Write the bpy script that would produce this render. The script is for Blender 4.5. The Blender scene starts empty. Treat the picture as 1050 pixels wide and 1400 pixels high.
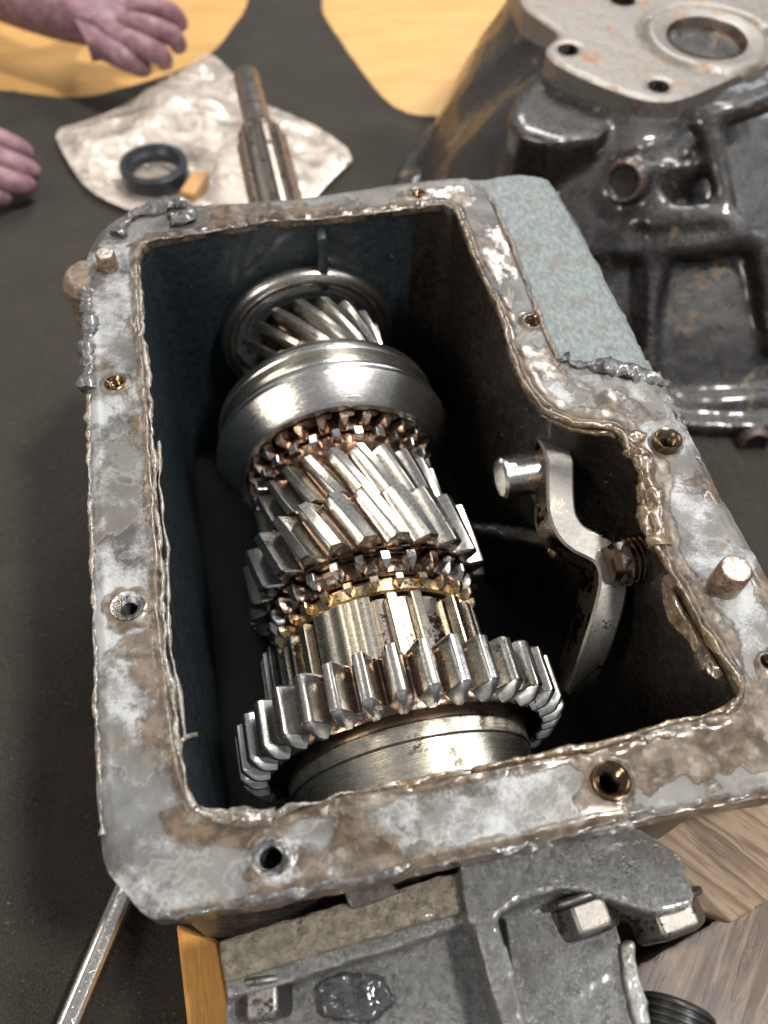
import bpy, bmesh, math, random
import numpy as np
from mathutils import Vector, Matrix, Euler
random.seed(7); rng = np.random.default_rng(7)
K = 0.01                      # everything below is written in centimetres; meshes are stored in metres
sc = bpy.context.scene
COL = sc.collection

# ---------------------------------------------------------------- camera
cam_d = bpy.data.cameras.new('camera'); cam = bpy.data.objects.new('camera', cam_d); COL.objects.link(cam)
Rm = Matrix(((0.976158,0.166702,-0.139019),(-0.215695,0.816738,-0.535178),(0.024327,0.552404,0.833222)))
cam.matrix_world = Matrix.Translation(Vector((3.2766, -6.6902, 23.6233))*K) @ Rm.to_4x4()
cam_d.sensor_fit = 'VERTICAL'; cam_d.sensor_height = 36; cam_d.lens = 1150/1400*36
cam_d.clip_start = 0.01; cam_d.clip_end = 50
cam_d.dof.use_dof = True; cam_d.dof.focus_distance = 0.285; cam_d.dof.aperture_fstop = 8.5
sc.camera = cam
sc.render.resolution_x = 768; sc.render.resolution_y = 1024
# ---------------------------------------------------------------- light: a workshop bench by bright openings
w = bpy.data.worlds.new('World'); sc.world = w; w.use_nodes = True
w.node_tree.nodes['Background'].inputs[0].default_value = (0.72, 0.76, 0.84, 1)
w.node_tree.nodes['Background'].inputs[1].default_value = 0.36
def area(name, pos, tgt, sx, sy, power, col, shape='RECTANGLE'):
    l = bpy.data.lights.new(name, 'AREA'); l.shape = shape; l.size = sx; l.size_y = sy; l.energy = power; l.color = col
    o = bpy.data.objects.new(name, l); COL.objects.link(o); o.location = pos
    z = (Vector(pos)-Vector(tgt)).normalized(); ax = Vector((0, 1, 0)) if 'roof' in name else Vector((0, 0, 1)).cross(z)
    x = (ax-z*ax.dot(z)).normalized(); y = z.cross(x); o.rotation_euler = Matrix((x, y, z)).transposed().to_euler(); return o
area('key_lamp', (1.30, -0.55, 2.9), (0.08, 0.12, -0.05), 0.32, 0.32, 98, (1, 0.965, 0.9))
area('roof_light', (1.05, 1.75, 2.15), (0.08, 0.10, -0.05), 1.9, 0.28, 64, (1, 0.98, 0.94))
area('front_left_window', (-1.75, -0.85, 1.55), (0.02, 0.05, -0.05), 0.42, 0.6, 26, (1, 0.92, 0.8))
area('left_roof_light', (-1.15, 1.75, 1.9), (0.08, 0.10, -0.05), 1.5, 0.16, 12, (1, 0.9, 0.75))
area('right_window', (2.3, 0.6, 1.6), (0.08, 0.12, -0.05), 0.35, 1.3, 14, (0.85, 0.93, 1))
sc.view_settings.view_transform = 'Standard'; sc.view_settings.look = 'None'
sc.view_settings.exposure = 0.0; sc.view_settings.gamma = 1

# ---------------------------------------------------------------- numeric helpers
_L = rng.random((64, 64, 64)).astype(np.float32)
def vn3(P):
    P = np.asarray(P, float); i = np.floor(P).astype(int); f = P-i; f = f*f*(3-2*f); out = 0
    for a in (0, 1):
        for b in (0, 1):
            for c in (0, 1):
                wgt = (f[..., 0] if a else 1-f[..., 0])*(f[..., 1] if b else 1-f[..., 1])*(f[..., 2] if c else 1-f[..., 2])
                out = out + wgt*_L[(i[..., 0]+a) & 63, (i[..., 1]+b) & 63, (i[..., 2]+c) & 63]
    return out*2-1
def fbm(P, s=1.0, o=4, seed=0.0):
    P = np.asarray(P, float)*s+seed*7.31+100; a = 1.0; t = 0; n = 0
    for k in range(o): t = t+a*vn3(P); n += a; a *= .5; P = P*2.03+11.7
    return t/n
def p3(x, y, z=0.0): return np.stack([x, y, np.zeros_like(x)+z], -1)
def sstep(a, b, x): t = np.clip((x-a)/(b-a), 0, 1); return t*t*(3-2*t)
def smooth_poly(pts, step=0.3, closed=True, rounds=1):
    P = np.array(pts, float)
    for r in range(rounds):                       # corner cutting
        Q = np.roll(P, -1, 0) if closed else P[1:]
        A = P if closed else P[:-1]
        N = np.stack([A*.75+Q*.25, A*.25+Q*.75], 1).reshape(-1, P.shape[1])
        P = N if closed else np.concatenate([P[:1], N, P[-1:]])
    Q = np.concatenate([P, P[:1]]) if closed else P
    d = np.r_[0, np.cumsum(np.linalg.norm(np.diff(Q, axis=0), axis=1))]
    n = max(3, int(round(d[-1]/step))); t = np.linspace(0, d[-1], n+(0 if closed else 1), endpoint=not closed)
    return np.stack([np.interp(t, d, Q[:, k]) for k in range(P.shape[1])], 1)
def sdf(X, Y, poly):
    P = np.asarray(poly, float); D = np.full(X.shape, 1e9); ins = np.zeros(X.shape, bool)
    for i in range(len(P)):
        ax, ay = P[i-1]; bx, by = P[i]; ex, ey = bx-ax, by-ay
        t = np.clip(((X-ax)*ex+(Y-ay)*ey)/(ex*ex+ey*ey+1e-12), 0, 1)
        D = np.minimum(D, (X-ax-t*ex)**2+(Y-ay-t*ey)**2)
        c = (ay > Y) != (by > Y)
        if ey != 0: ins ^= c & (X < ax+(Y-ay)/ey*ex)
    D = np.sqrt(D); return np.where(ins, -D, D)

# ---------------------------------------------------------------- object helpers
def link_mesh(name, V, F, mats, parent=None, base=(0, 0, 0), smooth=True, angle=35, loc=None, mi=None, rot=None):
    me = bpy.data.meshes.new(name)
    V = (np.asarray(V, float)-np.array(base))*K
    me.from_pydata(V.tolist(), [], [tuple(int(q) for q in f) for f in F] if not isinstance(F, list) else F)
    if not isinstance(mats, (list, tuple)): mats = [mats]
    for m in mats: me.materials.append(m)
    if mi is not None: me.polygons.foreach_set('material_index', mi)
    me.update()
    if smooth:
        me.shade_smooth(); me.set_sharp_from_angle(angle=math.radians(angle))
    o = bpy.data.objects.new(name, me); COL.objects.link(o)
    if parent: o.parent = parent
    else: o.location = Vector(base)*K
    if loc is not None: o.location = Vector(loc)*K
    if rot is not None: o.rotation_euler = rot
    return o
def tag(o, label=None, cat=None, group=None, kind=None):
    if label: o['label'] = label
    if cat: o['category'] = cat
    if group: o['group'] = group
    if kind: o['kind'] = kind
    return o
def thing(name, loc, label, cat, group=None, rot=None):
    o = bpy.data.objects.new(name, None); COL.objects.link(o); o.location = Vector(loc)*K; o.empty_display_size = 0.01
    if rot: o.rotation_euler = rot
    return tag(o, label, cat, group)
def lathe(prof, n=96, axis='y', closed=False):
    """prof: list of (a along axis, r)."""
    V = []; F = []; m = len(prof)
    for i in range(n):
        t = 2*math.pi*i/n; s, c = math.sin(t), math.cos(t)
        for a, r in prof:
            V.append((r*s, a, r*c) if axis == 'y' else ((r*s, r*c, a) if axis == 'z' else (a, r*s, r*c)))
    mm = m if closed else m-1
    for i in range(n):
        j = (i+1) % n
        for k in range(mm):
            l = (k+1) % m
            F.append((i*m+k, j*m+k, j*m+l, i*m+l))
    return np.array(V), F
def sweep(path, prof, up=(0, 0, 1), caps=True, scale=None):
    """sweep a closed 2D profile (side, up) along a path of 3D points"""
    P = np.array(path, float); n = len(P); m = len(prof); V = []; up = np.array(up, float)
    for i in range(n):
        T = P[min(i+1, n-1)]-P[max(i-1, 0)]; T = T/np.linalg.norm(T)
        S = np.cross(T, up); S /= np.linalg.norm(S); U = np.cross(S, T)
        k = 1 if scale is None else scale[i]
        for a, b in prof: V.append(P[i]+S*a*k+U*b*k)
    F = [(i*m+k, i*m+(k+1) % m, (i+1)*m+(k+1) % m, (i+1)*m+k) for i in range(n-1) for k in range(m)]
    if caps: F += [tuple(range(m-1, -1, -1)), tuple((n-1)*m+k for k in range(m))]
    return np.array(V), F
def circ(r, n=10): return [(r*math.cos(2*math.pi*k/n), r*math.sin(2*math.pi*k/n)) for k in range(n)]
def lump_tube(path, rad, n=10, amp=.35, s=2.0, seed=0, rvar=None, flat=1.0):
    path = np.array(path, float); k = 1+amp*1.6*fbm(path, s, 3, seed)+amp*1.2*fbm(path, .35, 2, seed+3)
    if rvar is not None: k = k*rvar
    V, F = sweep(path, [(a, b*flat) for a, b in circ(rad, n)], caps=True, scale=np.clip(k, .45, 2.0))
    V = V+np.stack([fbm(V, s*1.7, 3, seed+q) for q in (1, 2, 3)], 1)*rad*amp*1.3
    V = V+np.stack([fbm(V, s*.5, 2, seed+q+9) for q in (1, 2, 3)], 1)*.12
    return V, F
def box(x0, x1, y0, y1, z0, z1):
    V = [(x, y, z) for x in (x0, x1) for y in (y0, y1) for z in (z0, z1)]
    F = [(0, 1, 3, 2), (4, 6, 7, 5), (0, 4, 5, 1), (2, 3, 7, 6), (0, 2, 6, 4), (1, 5, 7, 3)]
    return np.array(V, float), F
def prism(poly, z0, z1, scale_top=1.0):
    P = np.array(poly, float); c = P.mean(0); n = len(P)
    V = np.concatenate([np.c_[P, np.full(n, z0)], np.c_[(P-c)*scale_top+c, np.full(n, z1)]])
    F = [(i, (i+1) % n, n+(i+1) % n, n+i) for i in range(n)]+[tuple(range(n-1, -1, -1)), tuple(range(n, 2*n))]
    return V, F
def join(parts):
    V = []; F = []; o = 0
    for v, f in parts:
        V.append(np.asarray(v, float)); F += [tuple(q+o for q in g) for g in f]; o += len(v)
    return np.concatenate(V), F
def bevelled(o, width, seg=2, angle=30):
    m = o.modifiers.new('bevel', 'BEVEL'); m.width = width*K; m.segments = seg; m.limit_method = 'ANGLE'; m.angle_limit = math.radians(angle)
    m.harden_normals = False; return o
def cast(o, voxel=.18, smooth=4, disp=.08, size=1.2, disp2=0.0, size2=.3):
    m = o.modifiers.new('remesh', 'REMESH'); m.mode = 'VOXEL'; m.voxel_size = voxel*K; m.use_smooth_shade = True
    if smooth: s = o.modifiers.new('smooth', 'SMOOTH'); s.iterations = smooth; s.factor = .5
    for d, z in ((disp, size), (disp2, size2)):
        if d:
            t = bpy.data.textures.new('cast_relief', 'CLOUDS'); t.noise_scale = z*K; t.noise_depth = 3
            q = o.modifiers.new('relief', 'DISPLACE'); q.texture = t; q.strength = d*K; q.texture_coords = 'LOCAL'
    return o
def grid_sheet(x0, x1, y0, y1, h, dfun, zfun, warp=0):
    """dense sheet trimmed to the region dfun(x,y)<0, its border snapped onto the outline; returns V, F(np), border edges, fields"""
    nx = int((x1-x0)/h)+1; ny = int((y1-y0)/h)+1
    X, Y = np.meshgrid(np.linspace(x0, x1, nx), np.linspace(y0, y1, ny), indexing='ij')
    D = dfun(X, Y); gx = np.gradient(D, axis=0)/h; gy = np.gradient(D, axis=1)/h
    ins = D < 0; anyc = ins[:-1, :-1] | ins[1:, :-1] | ins[1:, 1:] | ins[:-1, 1:]
    g = np.maximum(np.hypot(gx, gy), .3); out = (D > 0)
    mv = np.where(out | (np.abs(D) < .3*h), D, 0)
    X2 = X-mv*gx/g**2; Y2 = Y-mv*gy/g**2
    idx = np.arange(nx*ny).reshape(nx, ny)
    F = np.stack([idx[:-1, :-1], idx[1:, :-1], idx[1:, 1:], idx[:-1, 1:]], -1)[anyc]
    used = np.unique(F); rem = np.full(nx*ny, -1); rem[used] = np.arange(len(used)); F = rem[F]
    x = X2.ravel()[used]; y = Y2.ravel()[used]
    z, fields = zfun(x, y)
    V = np.stack([x, y, z], 1)
    E = np.concatenate([F[:, [0, 1]], F[:, [1, 2]], F[:, [2, 3]], F[:, [3, 0]]]); key = np.minimum(E[:, 0], E[:, 1])*len(V)+np.maximum(E[:, 0], E[:, 1])
    u, first, cnt = np.unique(key, return_index=True, return_counts=True); B = E[first[cnt == 1]]
    return V, F, B, fields
def skirt(V, F, B, depth_fun, fields):
    bv = np.unique(B); m = {int(a): len(V)+i for i, a in enumerate(bv)}
    low = V[bv].copy(); low[:, 2] -= depth_fun(low[:, 0], low[:, 1])
    V2 = np.concatenate([V, low]); S = [(int(b), int(a), m[int(a)], m[int(b)]) for a, b in B]
    fields = {k: np.concatenate([f, f[bv]]) for k, f in fields.items()}
    return V2, np.concatenate([F, np.array(S)]), fields
def set_fields(o, fields):
    for k, f in fields.items():
        a = o.data.attributes.new(k, 'FLOAT', 'POINT'); a.data.foreach_set('value', np.asarray(f, np.float32))

# ---------------------------------------------------------------- material helpers
class NT:
    def __init__(s, name):
        s.m = bpy.data.materials.new(name); s.m.use_nodes = True; s.t = s.m.node_tree; s.b = s.t.nodes['Principled BSDF']
        s.out = s.t.nodes['Material Output']; tc = s.n('ShaderNodeTexCoord'); oi = s.n('ShaderNodeObjectInfo')
        sc_ = s.vm('SCALE', tc.outputs['Object']); sc_.inputs['Scale'].default_value = 100
        add = s.n('ShaderNodeVectorMath'); add.operation = 'ADD'; s.l(sc_.outputs[0], add.inputs[0])
        r = s.math('MULTIPLY', oi.outputs['Random'], 37.0); s.l(r, add.inputs[1]); s.v = add.outputs[0]
    def n(s, t): return s.t.nodes.new(t)
    def l(s, a, b): s.t.links.new(a, b)
    def put(s, sock, v):
        if isinstance(v, (int, float)): sock.default_value = v
        elif isinstance(v, tuple): sock.default_value = v if len(v) == 4 or sock.type == 'VECTOR' else v+(1,)
        else: s.l(v, sock)
    def vm(s, op, a, b=None):
        x = s.n('ShaderNodeVectorMath'); x.operation = op; s.put(x.inputs[0], a)
        if b is not None: s.put(x.inputs[1], b)
        return x
    def mul(s, vec): return s.vm('MULTIPLY', s.v, vec).outputs[0]
    def math(s, op, a, b=0.0, c=None):
        x = s.n('ShaderNodeMath'); x.operation = op; s.put(x.inputs[0], a); s.put(x.inputs[1], b)
        if c is not None: s.put(x.inputs[2], c)
        return x.outputs[0]
    def noise(s, sc, detail=4, rough=.55, vec=None, dist=0):
        x = s.n('ShaderNodeTexNoise'); s.l(vec or s.v, x.inputs['Vector']); x.inputs['Scale'].default_value = sc
        x.inputs['Detail'].default_value = detail; x.inputs['Roughness'].default_value = rough; x.inputs['Distortion'].default_value = dist
        return x.outputs['Fac']
    def voro(s, sc, feat='F1', vec=None, rand=1):
        x = s.n('ShaderNodeTexVoronoi'); x.feature = feat; s.l(vec or s.v, x.inputs['Vector']); x.inputs['Scale'].default_value = sc
        return x.outputs['Distance']
    def step(s, v, a, b, lo=0.0, hi=1.0):
        x = s.n('ShaderNodeMapRange'); x.interpolation_type = 'SMOOTHSTEP'; s.put(x.inputs[0], v)
        x.inputs[1].default_value = a; x.inputs[2].default_value = b; x.inputs[3].default_value = lo; x.inputs[4].default_value = hi
        return x.outputs[0]
    def mix(s, f, a, b):
        x = s.n('ShaderNodeMix'); x.data_type = 'RGBA'; s.put(x.inputs[0], f); s.put(x.inputs[6], a); s.put(x.inputs[7], b); return x.outputs[2]
    def mf(s, f, a, b):
        x = s.n('ShaderNodeMix'); s.put(x.inputs[0], f); s.put(x.inputs[2], a); s.put(x.inputs[3], b); return x.outputs[0]
    def attr(s, name):
        x = s.n('ShaderNodeAttribute'); x.attribute_name = name; return x.outputs['Fac']
    def bump(s, h, strength=.5, dist=.02, prev=None):
        x = s.n('ShaderNodeBump'); s.put(x.inputs['Height'], h); s.put(x.inputs['Strength'], strength); x.inputs['Distance'].default_value = dist*K
        if prev: s.l(prev, x.inputs['Normal'])
        return x.outputs[0]
    def set(s, **kw):
        nm = dict(col='Base Color', rough='Roughness', metal='Metallic', norm='Normal', coat='Coat Weight', coatr='Coat Roughness', spec='Specular IOR Level',
                  trans='Transmission Weight', alpha='Alpha', sss='Subsurface Weight', ior='IOR', sheen='Sheen Weight', aniso='Anisotropic')
        for k, v in kw.items(): s.put(s.b.inputs[nm[k]], v)
        return s.m

def steel(name, col=(.52, .5, .47), rough=.24, oil=(.2, .11, .05), oilamt=.35, brush=None, bstr=.12, mottled=.12, dark=(.2, .19, .18), low=False):
    t = NT(name)
    big = t.noise(.9, 3, .6); f = t.noise(9, 4, .6)
    c = t.mix(t.step(f, .35, .75), col, tuple(v*.72 for v in col))
    c = t.mix(t.math('MULTIPLY', t.step(t.noise(3.1, 4, .65), .5, .72), mottled*3), c, dark)
    mask = t.step(t.math('ADD', t.math('MULTIPLY', f, .35), t.math('MULTIPLY', big, .65)), .66-.34*oilamt, .74-.34*oilamt)
    if low: mask = t.math('MAXIMUM', mask, t.step(t.math('ADD', t.attr('low'), t.math('MULTIPLY', t.math('SUBTRACT', f, .5), .7)), .60, 1.0))  # brown oil low on the flanks, also painting in contrast the reflections lack
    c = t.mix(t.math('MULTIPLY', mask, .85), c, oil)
    if brush: b = t.noise(1, 5, .7, vec=t.mul(brush))
    else: b = t.noise(26, 3, .6)
    r = t.math('ADD', t.math('MULTIPLY', b, .2), rough-.10); r = t.mf(mask, r, .12)
    nrm = t.bump(b, bstr, .02); nrm = t.bump(t.noise(3.5, 3), .12, .05, nrm)
    return t.set(col=c, rough=r, metal=1.0, norm=nrm, coat=t.math('MULTIPLY', mask, .6), coatr=.05)

M = {}
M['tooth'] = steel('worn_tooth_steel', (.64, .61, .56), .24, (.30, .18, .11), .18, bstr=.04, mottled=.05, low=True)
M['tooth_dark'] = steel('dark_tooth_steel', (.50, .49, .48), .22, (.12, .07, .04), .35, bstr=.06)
M['tooth_tip'] = steel('chipped_tooth_steel', (.62, .63, .65), .36, (.35, .3, .22), .1, bstr=.5)
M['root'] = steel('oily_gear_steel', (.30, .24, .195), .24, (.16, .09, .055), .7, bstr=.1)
M['copper_oil'] = steel('oil_stained_ring', (.42, .29, .2), .24, (.27, .13, .07), .6, bstr=.1)
M['brass'] = steel('worn_brass', (.60, .47, .30), .28, (.40, .22, .10), .4, bstr=.15, dark=(.35, .2, .1))
M['brass_pale'] = steel('pale_oiled_hub', (.64, .59, .48), .28, (.50, .42, .28), .3, brush=(6, 30, 6), bstr=.08)
M['dog'] = steel('dog_tooth_steel', (.6, .57, .55), .2, (.36, .2, .13), .45, bstr=.25)
M['dog_cu'] = steel('dog_tooth_coppery', (.60, .45, .33), .24, (.42, .24, .13), .4, bstr=.25)
M['sleeve'] = steel('turned_sleeve_steel', (.64, .62, .58), .25, (.3, .24, .15), .12, brush=(.6, 26, .6), bstr=.35, mottled=.05)
M['collar'] = steel('ground_collar_steel', (.68, .62, .50), .27, (.4, .32, .18), .2, brush=(.5, 30, .5), bstr=.22, mottled=.03)
M['ring'] = steel('bearing_ring_steel', (.6, .56, .5), .28, (.24, .18, .11), .25, bstr=.1)
M['race'] = steel('bearing_race_steel', (.75, .77, .8), .4, (.2, .2, .2), .2, bstr=.3)
M['shaft'] = steel('stained_shaft_steel', (.42, .36, .31), .32, (.22, .13, .08), .4, brush=(3, 1, 3), bstr=.2)
M['lever'] = steel('lever_steel', (.30, .285, .265), .55, (.22, .17, .11), .3, brush=(14, 14, 1.5), bstr=.25, mottled=.06)
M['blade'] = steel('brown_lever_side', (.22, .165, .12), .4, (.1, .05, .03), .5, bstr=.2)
M['pinsteel'] = steel('pin_steel', (.6, .58, .55), .25, (.35, .27, .18), .2, bstr=.2)
M['bolt'] = steel('grimy_bolt_steel', (.24, .225, .21), .42, (.09, .07, .05), .4, bstr=.5, mottled=.3)
M['thread'] = steel('oily_thread_steel', (.25, .17, .1), .22, (.13, .07, .03), .6, bstr=.2)
M['insert'] = steel('thread_insert_steel', (.45, .45, .47), .3, (.16, .12, .08), .5, bstr=.8, mottled=.3)
M['chrome'] = steel('chrome_spanner', (.88, .84, .77), .24, (.5, .42, .3), .05, bstr=.04, mottled=.05)
def m_pin():
    t = NT('rusty_pin'); f = t.noise(6, 4)
    c = t.mix(t.step(f, .4, .6), (.36, .25, .17), (.2, .135, .09)); return t.set(col=c, rough=.35, metal=.65, norm=t.bump(t.noise(18, 4), .5, .04), coat=.4)
M['rustpin'] = m_pin()
def m_pintop():
    t = NT('pin_face'); f = t.noise(7, 5)
    return t.set(col=t.mix(t.step(f, .4, .6), (.72, .68, .64), (.36, .26, .2)), rough=.33, metal=.7, norm=t.bump(t.noise(14, 4), .8, .04), coat=.3)
M['pinface'] = m_pintop()

def m_flange():
    t = NT('corroded_alloy_face')
    goo = t.attr('goo'); teal = t.attr('teal'); wh = t.attr('pale')
    f1 = t.noise(2.2, 6, .62, dist=.4); f2 = t.noise(7, 6, .65); f3 = t.noise(30, 3, .6); f0 = t.noise(.7, 4, .6)
    lf = t.noise(.45, 5, .6, dist=.6)
    base = t.mix(t.step(lf, .36, .64), (.08, .076, .072), (.165, .165, .163)); base = t.mix(t.step(f1, .4, .75, 0, .25), base, (.26, .265, .27))
    base = t.mix(t.step(t.noise(.8, 5, .65, dist=1.0), .52, .68, 0, .5), base, (.14, .10, .07))          # brown bloom
    fm = t.noise(.42, 5, .55, dist=.3)
    base = t.mix(t.step(fm, .485, .515, 0, .5), base, (.19, .178, .16))                                 # old gasket film with a hard edge
    rim = t.math('SUBTRACT', 1.0, t.step(t.math('ABSOLUTE', t.math('SUBTRACT', fm, .5)), .004, .016)); base = t.mix(t.math('MULTIPLY', rim, .3), base, (.36, .35, .33))
    cl = t.math('ADD', t.math('MULTIPLY', t.noise(.55, 6, .62), .95), t.math('MULTIPLY', t.noise(9, 6, .8), .42))
    pale = t.step(t.math('ADD', t.math('MULTIPLY', wh, .42), cl), .85, 1.08)
    base = t.mix(t.math('MULTIPLY', pale, .9), base, (.43, .435, .44))
    pits = t.step(t.noise(9, 3, .5), .72, .78)
    base = t.mix(t.math('MULTIPLY', pits, .5), base, (.07, .06, .05))
    tm = t.step(t.math('ADD', teal, t.math('MULTIPLY', t.math('SUBTRACT', f2, .5), .5)), .4, .6)
    tcol = t.mix(t.step(t.noise(6, 6, .7, vec=t.mul((1, .5, 1))), .3, .72), (.13, .155, .157), (.28, .31, .305)); tcol = t.mix(t.step(t.noise(.8, 6, .7), .52, .64, 0, .65), tcol, (.16, .13, .10))
    base = t.mix(tm, base, tcol)
    g = t.step(t.math('ADD', goo, t.math('MULTIPLY', t.math('SUBTRACT', f2, .5), .35)), .41, .58)
    gcol = t.mix(t.step(f1, .4, .65), (.055, .036, .02), (.15, .10, .06)); gcol = t.mix(t.step(t.noise(1.8, 5, .6), .56, .66, 0, .6), gcol, (.24, .22, .19))
    col = t.mix(t.math('MULTIPLY', g, .88), base, gcol)
    r = t.math('ADD', t.math('MULTIPLY', f1, .35), .40); r = t.mf(pale, r, .62); r = t.mf(tm, r, .38); r = t.mf(g, r, t.step(t.noise(.9, 3), .38, .62, .16, .5))
    met = t.mf(g, t.mf(tm, .55, .25), .15)
    n1 = t.bump(f2, t.mf(g, .36, .12), .06); n1 = t.bump(f3, t.mf(g, t.mf(tm, .18, .6), .06), .05, n1); n1 = t.bump(t.noise(5, 6, .7), t.mf(tm, 0.0, .45), .08, n1)
    n1 = t.bump(g, .6, .05, n1)
    return t.set(col=col, rough=r, metal=met, norm=n1, coat=t.math('MULTIPLY', g, t.step(t.noise(.9, 3), .38, .62, .6, .05)), coatr=.12)
M['flange'] = m_flange()
def m_cast(name, c0, c1, patch, pamt=.5, r0=.2, r1=.6, bump=.5, grain=12, coat=.3, metal=.3, pr=.7, ps=.8, edge=None, e0=.515, soft=.04):
    t = NT(name); a = t.noise(ps, 5, .62, dist=.5); b = t.noise(grain, 4, .65); d = t.noise(3, 5, .6)
    c = t.mix(t.step(d, .35-soft*2, .65+soft*2), c0, c1)
    pm = t.step(t.math('ADD', a, t.math('MULTIPLY', t.math('SUBTRACT', b, .5), .25)), .79-soft-.35*pamt, .79+soft-.35*pamt)
    c = t.mix(pm, c, patch)
    r = t.mf(t.step(d, .35, .65), r0, r1); r = t.mf(pm, r, pr)
    if edge:
        ge = t.n('ShaderNodeNewGeometry'); pe = t.step(t.math('ADD', ge.outputs['Pointiness'], t.math('MULTIPLY', t.math('SUBTRACT', b, .5), .06)), e0, e0+.045); c = t.mix(pe, c, edge); r = t.mf(pe, r, .3)
    n = t.bump(b, bump, .08); n = t.bump(d, bump*.7, .15, n)
    return t.set(col=c, rough=r, metal=metal, norm=n, coat=t.mf(pm, coat, 0.0), coatr=.12)
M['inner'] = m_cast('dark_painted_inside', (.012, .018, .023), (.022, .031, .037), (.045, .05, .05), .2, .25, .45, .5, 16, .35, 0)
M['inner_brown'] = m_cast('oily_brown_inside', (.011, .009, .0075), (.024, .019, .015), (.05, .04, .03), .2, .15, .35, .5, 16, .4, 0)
M['outer'] = m_cast('grimy_outer_wall', (.07, .065, .06), (.17, .15, .135), (.30, .2, .14), .35, .3, .6, .9, 12, .3, .3)
M['bell'] = m_cast('oily_black_casting', (.008, .0065, .006), (.022, .018, .016), (.15, .108, .072), .42, .12, .3, .45, 6, .6, .1, pr=.5, ps=.42, edge=(.13, .075, .055), e0=.535)
M['bell_face'] = m_cast('machined_grey_face', (.19, .172, .155), (.27, .247, .222), (.31, .18, .10), .5, .4, .55, .15, 8, .1, .5)
M['tail_pale'] = m_cast('dusty_alloy', (.17, .15, .12), (.40, .35, .27), (.09, .075, .06), .42, .3, .5, 1.6, 11, .25, .45)
M['tail_grey'] = m_cast('smooth_grey_alloy', (.15, .148, .14), (.26, .255, .245), (.09, .08, .07), .45, .3, .45, .4, 10, .3, .5, ps=.5, pr=.4)
M['tail'] = m_cast('grimy_alloy', (.19, .19, .187), (.36, .36, .36), (.12, .097, .07), .38, .16, .38, 1.7, 15, .4, .6, ps=.4, edge=(.52, .52, .50), soft=.16)
M['tail_dark'] = m_cast('black_greasy_alloy', (.045, .045, .048), (.12, .12, .125), (.12, .09, .06), .42, .2, .5, 1.6, 13, .6, .4)
M['boss'] = m_cast('brown_cast_boss', (.16, .115, .08), (.27, .21, .16), (.38, .36, .34), .3, .25, .5, .9, 8, .5, .3)
def m_goo(name, c0, c1, c2, rough=.08):
    t = NT(name); a = t.noise(2.6, 4, .6); b = t.noise(9, 3)
    c = t.mix(t.step(a, .38, .6), c0, c1); c = t.mix(t.step(b, .6, .7), c, c2)
    return t.set(col=c, rough=t.math('ADD', t.math('MULTIPLY', b, .2), rough-.05), metal=.1, norm=t.bump(b, .5, .06), coat=.8, coatr=.04, spec=.7)
M['goo'] = m_goo('wet_brown_sealant', (.075, .045, .02), (.16, .105, .055), (.34, .30, .24))
M['goo_clear'] = m_goo('grey_sealant', (.12, .095, .07), (.26, .23, .2), (.55, .54, .52))
M['goo_blue'] = m_goo('old_grey_blue_sealant', (.035, .034, .034), (.10, .098, .098), (.24, .22, .2), .4)
def m_cloth():
    t = NT('black_felt_cloth'); f = t.noise(16, 6, .75); g = t.noise(.35, 3)
    c = t.mix(t.step(f, .40, .66), (.012, .010, .008), (.088, .075, .061)); c = t.mix(t.step(g, .35, .7, 0, .35), c, (.06, .05, .039))
    lint = t.step(t.noise(5.5, 2, .4), .745, .77)
    c = t.mix(t.math('MULTIPLY', lint, .5), c, (.3, .27, .22))
    return t.set(col=c, rough=.95, norm=t.bump(f, 1.0, .12), spec=.2, sheen=.06)
M['cloth'] = m_cloth()
def m_wood(name, c0, c1, c2, ring=(1, 12, 12), rough=.5, crack=0, turn=0):
    t = NT(name)
    if turn:
        vr = t.n('ShaderNodeVectorRotate'); vr.rotation_type = 'Z_AXIS'; vr.inputs['Angle'].default_value = -turn; t.l(t.v, vr.inputs['Vector']); t.v = vr.outputs[0]
    v = t.mul(ring); g = t.noise(.55, 5, .6, vec=v, dist=1.2); f = t.noise(2.4, 5, .7, vec=v)
    c = t.mix(t.step(g, .35, .65), c0, c1); c = t.mix(t.step(f, .58, .78, 0, .8 if rough > .55 else .3), c, c2)
    n = t.bump(f, .5, .05)
    if crack:
        q = t.noise(.55, 4, .6, vec=t.mul((ring[0]*1.2, ring[1]*.8, ring[2]*.8)), dist=.8)
        k = t.step(t.math('ABSOLUTE', t.math('SUBTRACT', q, .5)), .0, .014); k = t.mf(t.step(t.noise(.7, 3), .45, .6), 1.0, k)
        n = t.bump(k, .5, .08, n)
        c = t.mix(t.step(t.noise(.35, 4), .5, .62, 0, .6), c, (.19, .17, .165))
    return t.set(col=c, rough=rough, norm=n)
M['table'] = m_wood('pale_varnished_board', (.52, .29, .085), (.60, .35, .12), (.40, .2, .05), (.2, 1.6, 1), .5)
M['pine'] = m_wood('orange_pine', (.52, .24, .045), (.62, .31, .07), (.22, .09, .02), (6, 1, 6), .6)
M['beam'] = m_wood('weathered_beam', (.15, .10, .065), (.36, .255, .175), (.07, .042, .025), (.35, 3.5, 3.5), .75, turn=-.9)
M['beam_rot'] = m_wood('cracked_beam', (.15, .115, .095), (.33, .26, .21), (.07, .052, .045), (.3, 3.2, 3.2), .8, crack=1, turn=.75)
def m_simple(name, col, rough, metal=0, bump=.3, sc=10, **kw):
    t = NT(name); n = t.noise(sc, 4); c = t.mix(t.step(n, .3, .7), col, tuple(v*.7 for v in col))
    return t.set(col=c, rough=rough, metal=metal, norm=t.bump(n, bump, .04), **kw)
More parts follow.
